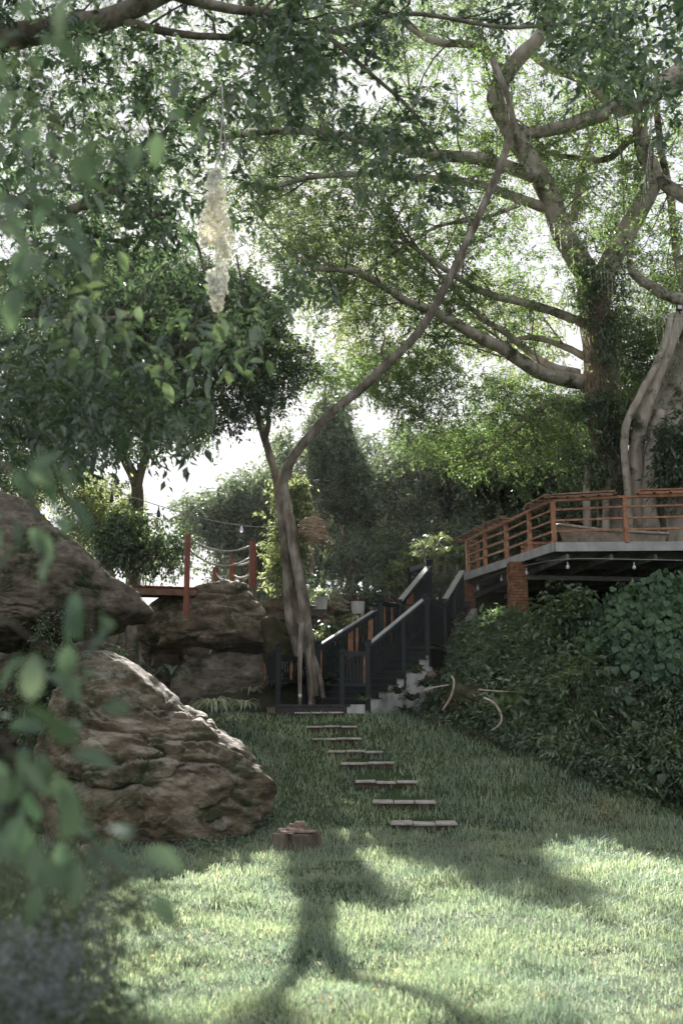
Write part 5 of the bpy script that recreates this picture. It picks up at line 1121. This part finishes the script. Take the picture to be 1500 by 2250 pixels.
# heart-leaved vine with single leaves
hv = hill_pts([(1230,1370),(1330,1350),(1420,1310),(1500,1300),(1560,1300),(1560,1560),(1440,1560),(1350,1480),(1260,1440)], 2300, seed=111)
vt = empty('heart_leaved_vine', tuple(hv.mean(0)), 'heart-leaved creeper smothering the bank below the deck at right', 'creeper')
cov = RNG.random(len(hv))
Qv = hv.copy(); mound = .62*sstep((Qv[:, 0]-5.6)/1.8); hh = (mound+.15)*(.3+.7*fbm(Qv*1.2, 3, 4))+.3*rnd(len(Qv)); Qv[:, 2] += hh; Qv[:, 1] -= hh*.6
heart = [leaf_piece(leafm('heart_leaf', [c, c], (1.4,1.5,.8), .35, .06, .5), 1, fold=.12, curl=.25, heart=True) for c in ((.028,.07,.028),(.04,.09,.036),(.065,.12,.05))]
rg = random.Random(8); idx = np.argsort(Qv[:, 1])[:600]; idx = list(idx); rg.shuffle(idx)
for i in idx[:240]:
    o = link('leaf', heart[rg.randrange(3)], vt, Qv[i]); orient(o, (rg.gauss(0,.45), -.45+rg.gauss(0,.2), -1), (rg.gauss(0,.3), -1, .55), rg.uniform(.12, .2))
for (x_, y_) in [(1348,1465),(1372,1460),(1395,1475),(1378,1510),(1382,1530),(1398,1585),(1410,1590),(1440,1630),(1432,1680),(1450,1700),(1440,1660),(1455,1640),(1330,1470),(1460,1690)]:
    D = float(ray_ground([x_], [y_])[0])-.75; o = link('leaf', heart[2], vt, P(x_, y_, D)); orient(o, (rg.gauss(0,.3), -.3, -1), (rg.gauss(0,.2), -1, .4), .2)
# the rest of the creeper's leaves as hearts in one mesh
hvv = np.array([v.co[:] for v in heart[0].vertices]); hff = np.array([p_.vertices[:] for p_ in heart[0].polygons])
rest = Qv[idx[240:] if False else np.arange(len(Qv))]; n = len(rest); dr = np.stack([RNG.normal(0,.7,n), -.45+RNG.normal(0,.4,n), -np.ones(n)], 1); dr /= np.linalg.norm(dr, axis=1)[:, None]
up = np.stack([RNG.normal(0,.55,n), -np.ones(n), .5+RNG.normal(0,.5,n)], 1); sy = np.cross(up, dr); sy /= np.linalg.norm(sy, axis=1)[:, None]; sz_ = np.cross(dr, sy); s_ = RNG.uniform(.09,.19,n)[:, None, None]
VV = rest[:, None, :]+s_*(hvv[None, :, 0:1]*dr[:, None]+hvv[None, :, 1:2]*sy[:, None]+hvv[None, :, 2:3]*sz_[:, None]); FF = (np.arange(n)*len(hvv))[:, None, None]+hff[None]
tag(npmesh('foliage', VV.reshape(-1, 3), FF.reshape(-1, 4), M['lf_vine'], vt, smooth=True), kind='stuff')
mb = MB()
for k in range(60):
    i = rg.randrange(len(Qv)); a = Qv[i]; b = a+np.array([rg.uniform(-.5,.5), -.15, -rg.uniform(.4, 1.1)]); mb.tube([a, (a+b)/2+[rg.uniform(-.15,.15),-.1,0], b], .006, 4, cap=False)
mb.build('stem', M['lf_vine'], vt)
# rosettes of strap leaves
def rosette(name, c, n, Ln, wd, m, lab, cat='plant', group=None, arch=1.0, up=.9, seed=1, seg=5, parent=None, spread=1.0):
    rg = np.random.default_rng(seed); V = []; F = []
    for k in range(n):
        a = rg.random()*2*math.pi; el = (up*(.55+.6*rg.random())); h = np.array([math.cos(a), math.sin(a), 0]); l_ = Ln*(.6+.5*rg.random()); s = np.array([-h[1], h[0], 0])
        p = np.array(c, float)+h*.03*spread; ang = min(1.45, el); b = len(V)
        for i in range(seg+1):
            t = i/seg; w_ = wd*(math.sin(math.pi*(.18+.82*t))**.7 if t < 1 else .02)*.5
            V += [p+s*w_, p-s*w_+0*s]; 
            d = h*math.cos(ang)+np.array([0,0,math.sin(ang)]); p = p+d*l_/seg; ang -= arch*(.25+.45*t)*(1.0+.5*rg.random())
        for i in range(seg): q = b+i*2; F.append((q, q+1, q+3, q+2))
    if parent is not None: return npmesh(name, V, F, m, parent, smooth=True)
    t = empty(name, c, lab, cat, group); npmesh('foliage', V, F, m, t, smooth=True); return t
def at_ground(px_, py_):
    D = float(ray_ground([px_], [py_])[0]); q = P(px_, py_, D); q[2] = gz(q[0], q[1]); return q
G_ = 'striped spider plants in the garden bed'
for k, (x_, y_, D, n, l_, lab) in enumerate([(468,1556,22.9,130,.72,'large striped spider plant in front of the low pale rock'),(535,1552,23.3,60,.5,'striped spider plant just left of the platform'),(516,1582,22.4,40,.36,'small striped spider plant at the lawn edge left of the platform'),(555,1520,26,40,.45,'striped spider plant behind the left platform post'),
     (640,1478,25.6,70,.75,'tall striped plant behind the platform railing'),(700,1405,27,60,.7,'striped plant on the bank right of the trunks'),(735,1412,26.9,60,.6,'striped plant on the bank behind the far lower railing'),(790,1368,27.2,50,.75,'striped plant arching over the top of the far lower railing'),(612,1500,25.4,40,.5,'striped plant low behind the platform railing')]):
    q = P(x_, y_, D); rosette('spider_plant', q, n, l_, .036, M['lf_spider'], lab, 'spider plant', G_, seed=200+k)
for k, (x_, y_, D, n, l_, lab) in enumerate([(375,1490,22.5,22,.95,'big dark strap-leaved plant between the boulder and the cave'),(728,1392,27.1,36,.8,'dark green strap-leaved clump below the pointed rock'),(640,1390,26.6,30,.6,'strap-leaved clump on the mound by the leaning tree'),(585,1390,27.6,26,.6,'strap-leaved clump on the right end of the layered rock'),
     (230,1490,20.5,26,.8,'strap-leaved plant under the overhanging rock')]):
    rosette('strap_leaved_plant', P(x_, y_, D), n, l_, .075 if k == 0 else .045, M['lf_strap'], lab, 'plant', 'dark strap-leaved plants', seed=230+k, arch=.8)
for k, (x_, y_, lab) in enumerate([(875,1545,'dark lance-leaved plant against the foot of the white stair wall'),(905,1560,'dark lance-leaved plant at the lawn edge right of the stair wall'),(935,1530,'dark lance-leaved plant below the small pinkish stone'),(960,1560,'dark lance-leaved plant beside the mossy rock'),(912,1500,'dark lance-leaved plant under the lower stair flight'),(800,1560,'small green tuft between the front stair posts'),(890,1590,'low lance-leaved plant nearest the lawn by the stairs')]):
    q = P(x_, y_-20, 23.9 if k != 5 else 23.75); q[2] = max(q[2], gz(q[0], q[1])-.05); rosette('lance_leaved_plant', q, 60 if k != 5 else 16, .42 if k != 5 else .34, .075 if k != 5 else .03, M['lf_strap'] if k != 5 else M['lf_mid'], lab, 'plant', 'lance-leaved plants at the foot of the stairs', seed=240+k, arch=.7, up=1.0)
# dracaena-like crown above the stairs
dr_ = empty('spiky_palm_shrub', P(945,1330,31.5), 'tall spiky-leaved palm shrub behind the top of the stairs', 'shrub')
heads = [(900,1225),(930,1205),(960,1190),(985,1215),(1005,1240),(880,1250),(870,1290),(895,1300),(920,1250),(960,1245),(1000,1280),(940,1290),(975,1300),(875,1330),(1010,1215),(860,1270),(905,1340),(990,1330),(1015,1300),(950,1225)]
for k, (x_, y_) in enumerate(heads):
    c = P(x_, y_, 31+1.0*RNG.random()); rosette('leaf_head', c, 46, .62, .045, M['lf_light'] if k in (2,3,0,1,9,14,6,5,19) else M['lf_mid'], '', seed=260+k, parent=dr_, arch=.8, up=.9)
mb = MB()
for (x_, y_) in heads[:14]: mb.tube([P(945,1420,31.6), P((x_+945)/2, (y_+1400)/2, 31.6), P(x_, y_, 31.5)], .04, 6)
mb.build('stem', M['bark'], dr_)
# pots
def pot(px_, py_top, py_bot, D, wpx, lab, m='pot'):
    r = wpx/2/FPX*D; zt, zb = pxh(py_top, D), pxh(py_bot, D); q = atz(px_, D, zb); t = empty('plant_pot', q, lab, 'plant pot', 'pots on the garden bank'); h = zt-zb
    pt_ = MB().lathe(q, [(r*.80,0),(r*.86,.02),(r*.97,h*.5),(r,h*.93),(r*1.05,h*.95),(r*1.05,h),(r*.92,h),(r*.9,h-.05),(.01,h-.06)], 26).build('pot', M[m], t, smooth=False)
    MB().lathe(q-[0,0,.035], [(r*.8,0),(r*.9,.035)], 20).build('saucer', M['metal'], pt_); return t, q+np.array([0,0,h])
t, q = pot(706,1312,1340,26.6,27,'white glazed pot holding a bushy striped spider plant on the bank'); rosette('spider_plant', q, 130, .72, .03, M['lf_spider'], 'bushy striped spider plant spilling from the white pot', 'spider plant', seed=300)
t, q = pot(786,1322,1350,28.2,30,'pale pot with a reddish bromeliad behind the far lower railing'); rosette('bromeliad', q, 34, .42, .05, M['lf_red'], 'reddish bromeliad in the pale pot right of the pointed rock', 'plant', seed=301, arch=.6)
t, q = pot(858,1325,1345,27.6,36,'pale pot with a red bromeliad behind the landing rail'); rosette('bromeliad', q, 34, .45, .055, M['lf_red'], 'red bromeliad in the pot behind the landing rail', 'plant', seed=302, arch=.6)
# small plants left, and green clumps at the foot of the boulder
shrub('ground_cover', 'small leafy weeds along the foot of the boulder beside the stump', 'weeds', [(400,1840),(470,1800),(560,1790),(600,1800),(580,1850),(480,1880),(400,1870)], 330, 'lf_shrub', .07, .2, seed=120, k=8, Ln=.14, pull=.3)
shrub('leafy_shrub', 'dark leafy plants in the shade between boulder and left rocks', 'shrub', [(40,1440),(200,1440),(120,1560),(70,1620),(20,1620)], 500, 'lf_shrub', .12, .6, seed=121, pull=2.5)
def wall_plants(name, lab, polys, D0, D1, n, leaf, size, seed, k=10, Ln=.3, droop=.5, cat='plants'):
    Q = region(polys, D0, D1, n, .36, 1.2, seed, lit=0, gaps=False); c = Q.mean(0); t = empty(name, c, lab, cat); make_crown(t, Q, M[leaf], k=k, size=size, Ln=Ln, droop=droop, name='foliage')
wall_plants('leafy_shrub', 'green plants growing under the overhanging rock at left', [[(50,1430),(270,1430),(230,1460),(160,1500),(100,1560),(50,1640)]], 19.4, 20.6, 420, 'lf_mid', .13, 122, cat='shrub')
wall_plants('garden_bed_plants', 'mixed leafy plants on the bank between trunks and stairs', [[(600,1420),(650,1430),(720,1380),(820,1370),(830,1400),(760,1440),(700,1500),(600,1520)]], 26.4, 28.2, 700, 'lf_mid', .12, 123, cat='plants')
wall_plants('creeper', 'small-leaved creeper hanging on the shaded face beneath the overhanging rock', [[(90,1350),(150,1350),(190,1400),(120,1410),(80,1390)]], 18.7, 18.9, 50, 'lf_shrub', .07, 124, cat='creeper')
wall_plants('hedge', 'dark hedge filling the garden behind the pots', [[(650,1290),(860,1290),(1000,1250),(1000,1400),(860,1380),(780,1360),(650,1360)]], 31, 33.5, 1300, 'lf_back', .15, 125, cat='hedge')
wall_plants('shaded_thicket', 'deeply shaded greenery at the right edge under the deck', [[(1320,1330),(1400,1290),(1560,1260),(1560,1420),(1330,1420)]], 23.6, 24.6, 500, 'lf_shrub', .14, 126, cat='thicket')
# driftwood on the bank
for pts, r, lab in [([(972,1560,23.2),(990,1530,23),(997,1500,23),(992,1485,23.1)], .028, 'bleached curved branch sticking up beside the mossy rock'),([(1062,1533,22.6),(1085,1545,22.5),(1100,1570,22.4),(1098,1590,22.3),(1078,1606,22.3)], .03, 'pale hooked driftwood branch on the bank edge'),([(1050,1515,22.9),(1100,1519,22.8),(1145,1520,22.7)], .017, 'thin straight pale stick lying across the bank plants'),([(925,1520,23.3),(955,1510,23.2),(985,1505,23.2)], .022, 'short pale stick left of the mossy rock')]:
    mb = MB(); mb.tube(cat_rom(px_limb(pts), 4), np.linspace(r, r*.6, (len(pts)-1)*4+1), 7); tag(mb.build('driftwood_branch', M['drift'], smooth=True, origin=P(*pts[0])), lab, 'branch')
# feathery bush, bottom left, close
fb = empty('feathery_bush', P(60,2150,3.4), 'soft feathery dark bush filling the lower left corner', 'bush')
Q = region([[(-80,1880),(120,1860),(220,1900),(330,1990),(260,2060),(230,2130),(330,2190),(250,2300),(-80,2300)]], 3.0, 4.4, 420, .36, 2.2, 130, lit=0, gaps=False)
make_crown(fb, Q, M['lf_mid'], k=60, size=.028, Ln=.34, asp=.16, droop=.5, tw=.0018, spread=1.4, jit=.004, name='foliage')
sb = empty('silvery_plant', P(80,2170,3.0), 'silvery blue feathery plant in the bottom left corner', 'plant')
Q = region([[(-20,2130),(100,2090),(200,2120),(180,2260),(-20,2280)]], 2.7, 3.1, 80, .2, 2.2, 131, lit=0, gaps=False)
make_crown(sb, Q, M['lf_silver'], k=46, size=.024, Ln=.16, asp=.2, droop=.2, tw=.0015, spread=1.5, jit=.004, zb=.8, name='foliage')
# ================================================================== GRASS
def grass(n, ymin, ymax, seed):
    rg = np.random.default_rng(seed); u = rg.random(n); y = ymin*(ymax/ymin)**u; x = (rg.random(n)*2-1)*(y*.37+1.3); 
    z = ground(x, y); Q = np.stack([x, y, z], 1); d = (x-HX0)*HNX+(y-HY0)*HNY
    ok = (~((d > .15) & (x > 1.5))) & (y < 24.0)
    ok &= ~((x > -1.7) & (x < .75) & (y > 23.85)) & ~((x < -1.2) & (y > 24.4)) & ~((x < -4.9) & (y > 17.5))
    for (sx, sy, hx, hy) in STONE_BOX: ok &= ~((abs(x-sx) < hx) & (abs(y-sy-.02) < hy) & (rg.random(n) < .90))
    ok &= ~(((x-sc_[0])**2+(y-sD)**2) < .33**2)
    # thin worn earth along the foot of the bank
    bare = fbm(Q*np.array([1.2,1.2,0])+5, 3, 66); ok &= ~((bare > .66) & (rg.random(n) < .6))
    Q = Q[ok]; n = len(Q); cl = fbm(Q*np.array([2.2,2.2,0])+3, 3, 67); big = fbm(Q*np.array([.7,.7,0])+9, 3, 68)
    h = (.035+.085*rg.random(n)**1.5)*(.35+1.5*np.clip(cl-.15, 0, 1))*(.6+.9*big)*np.clip(.75+Q[:, 1]/30, .8, 1.5)
    a = rg.random(n)*2*math.pi; ln = h*(.35+.9*rg.random(n)); w_ = (.0022+.002*rg.random(n))*np.clip(Q[:, 1]/9, 1, 3.0)
    dx, dy = np.cos(a), np.sin(a); s = np.stack([-dy, dx, 0*dx], 1)*w_[:, None]; f = np.stack([dx, dy, 0*dx], 1)
    m_ = Q+f*(ln*.35)[:, None]+np.stack([0*h, 0*h, h*.65], 1); t_ = Q+f*ln[:, None]+np.stack([0*h, 0*h, h], 1)
    V = np.stack([Q-s, Q+s, m_+s*.8, m_-s*.8, t_], 1).reshape(-1, 3); b = np.arange(n)*5
    F = np.concatenate([np.stack([b, b+1, b+2], 1), np.stack([b, b+2, b+3], 1), np.stack([b+3, b+2, b+4], 1)]); return V, F, n
V, F, n = grass(300000, 5.2, 25, 5); tag(npmesh('lawn_grass', V, F, M['grass']), 'soft tufted green grass covering the lawn and its slope', 'grass', kind='stuff')
rg = np.random.default_rng(9); dry = []
for (x_, y_, r_, k) in [(1320,1785,45,900),(1000,1860,30,300),(750,1670,30,300),(600,1700,25,300),(560,1850,50,500),(1230,1840,40,400),(1380,1772,30,400)]:
    q = at_ground(x_, y_); a = rg.random(k)*6.3; rr = rg.random(k)**.7*r_/FPX*q[1]; dry.append(np.stack([q[0]+np.cos(a)*rr*1.4, q[1]+np.sin(a)*rr*2], 1))
dq = np.concatenate(dry); dq = np.concatenate([dq, ground(dq[:, 0], dq[:, 1])[:, None]], 1); n = len(dq)
lv, lf = leafVF(dq+[0,0,.02], unit(n, .6), RNG.uniform(.05,.12,n), .09); tag(npmesh('dry_grass', lv, lf, M['drygrass']), 'dry straw-coloured grass patches at the foot of the bank', 'dry grass', kind='stuff')
fl_ = []; 
k = 900; y = 6*(22/6)**rg.random(k); x = (rg.random(k)*2-1)*y*.35; dq = np.stack([x, y, ground(x, y)+.05], 1); lv, lf = leafVF(dq, unit(k, .2), RNG.uniform(.03,.06,k), .5)
tag(npmesh('fallen_leaves', lv, lf, M['drygrass']), 'small dry leaves scattered on the lawn', 'fallen leaves', kind='stuff')
# low weeds among the grass at the lawn's edge
shrub('ground_cover', 'soft green weeds fringing the lawn below the bank', 'weeds', [(880,1560),(960,1580),(1100,1625),(1250,1690),(1420,1760),(1560,1800),(1560,1820),(1400,1775),(1240,1705),(1090,1640),(940,1595)], 900, 'lf_mid', .09, .16, seed=140, k=8, Ln=.15)

for o in list(bpy.data.objects):
    if o.type == 'MESH' and o.parent is not None and o.name.split('.')[0] in ('twig', 'branch', 'crown', 'foliage', 'light_drop', 'stem', 'leaf_head') and len(o.data.polygons) > 60 and 'kind' not in o: 
        if o.name.split('.')[0] in ('crown', 'foliage', 'twig', 'branch', 'light_drop') or (o.name.startswith('stem') and o.parent.name.split('.')[0] in ('climbing_vine', 'heart_leaved_vine', 'leafy_branch', 'spiky_palm_shrub')): o['kind'] = 'stuff'

# ================================================================== HAZE, added to lift the dark shade and spread a faint glow
hm = bpy.data.materials.new('shade_lift_haze'); hm.use_nodes = True; nt = hm.node_tree; nt.nodes.clear()
ho = nt.nodes.new('ShaderNodeOutputMaterial'); pv = nt.nodes.new('ShaderNodeVolumePrincipled'); nt.links.new(pv.outputs[0], ho.inputs['Volume'])
pv.inputs['Color'].default_value = (.93,.94,.94,1); pv.inputs['Density'].default_value = .00015; pv.inputs['Anisotropy'].default_value = .45
mb = MB(); mb.hexa([(-155,-65,-2.0),(155,-65,-2.0),(155,185,-2.0),(-155,185,-2.0),(-155,-65,36),(155,-65,36),(155,185,36),(-155,185,36)])
tag(mb.build('haze', hm), 'thin pale haze added to lift the dark shade', kind='stuff')
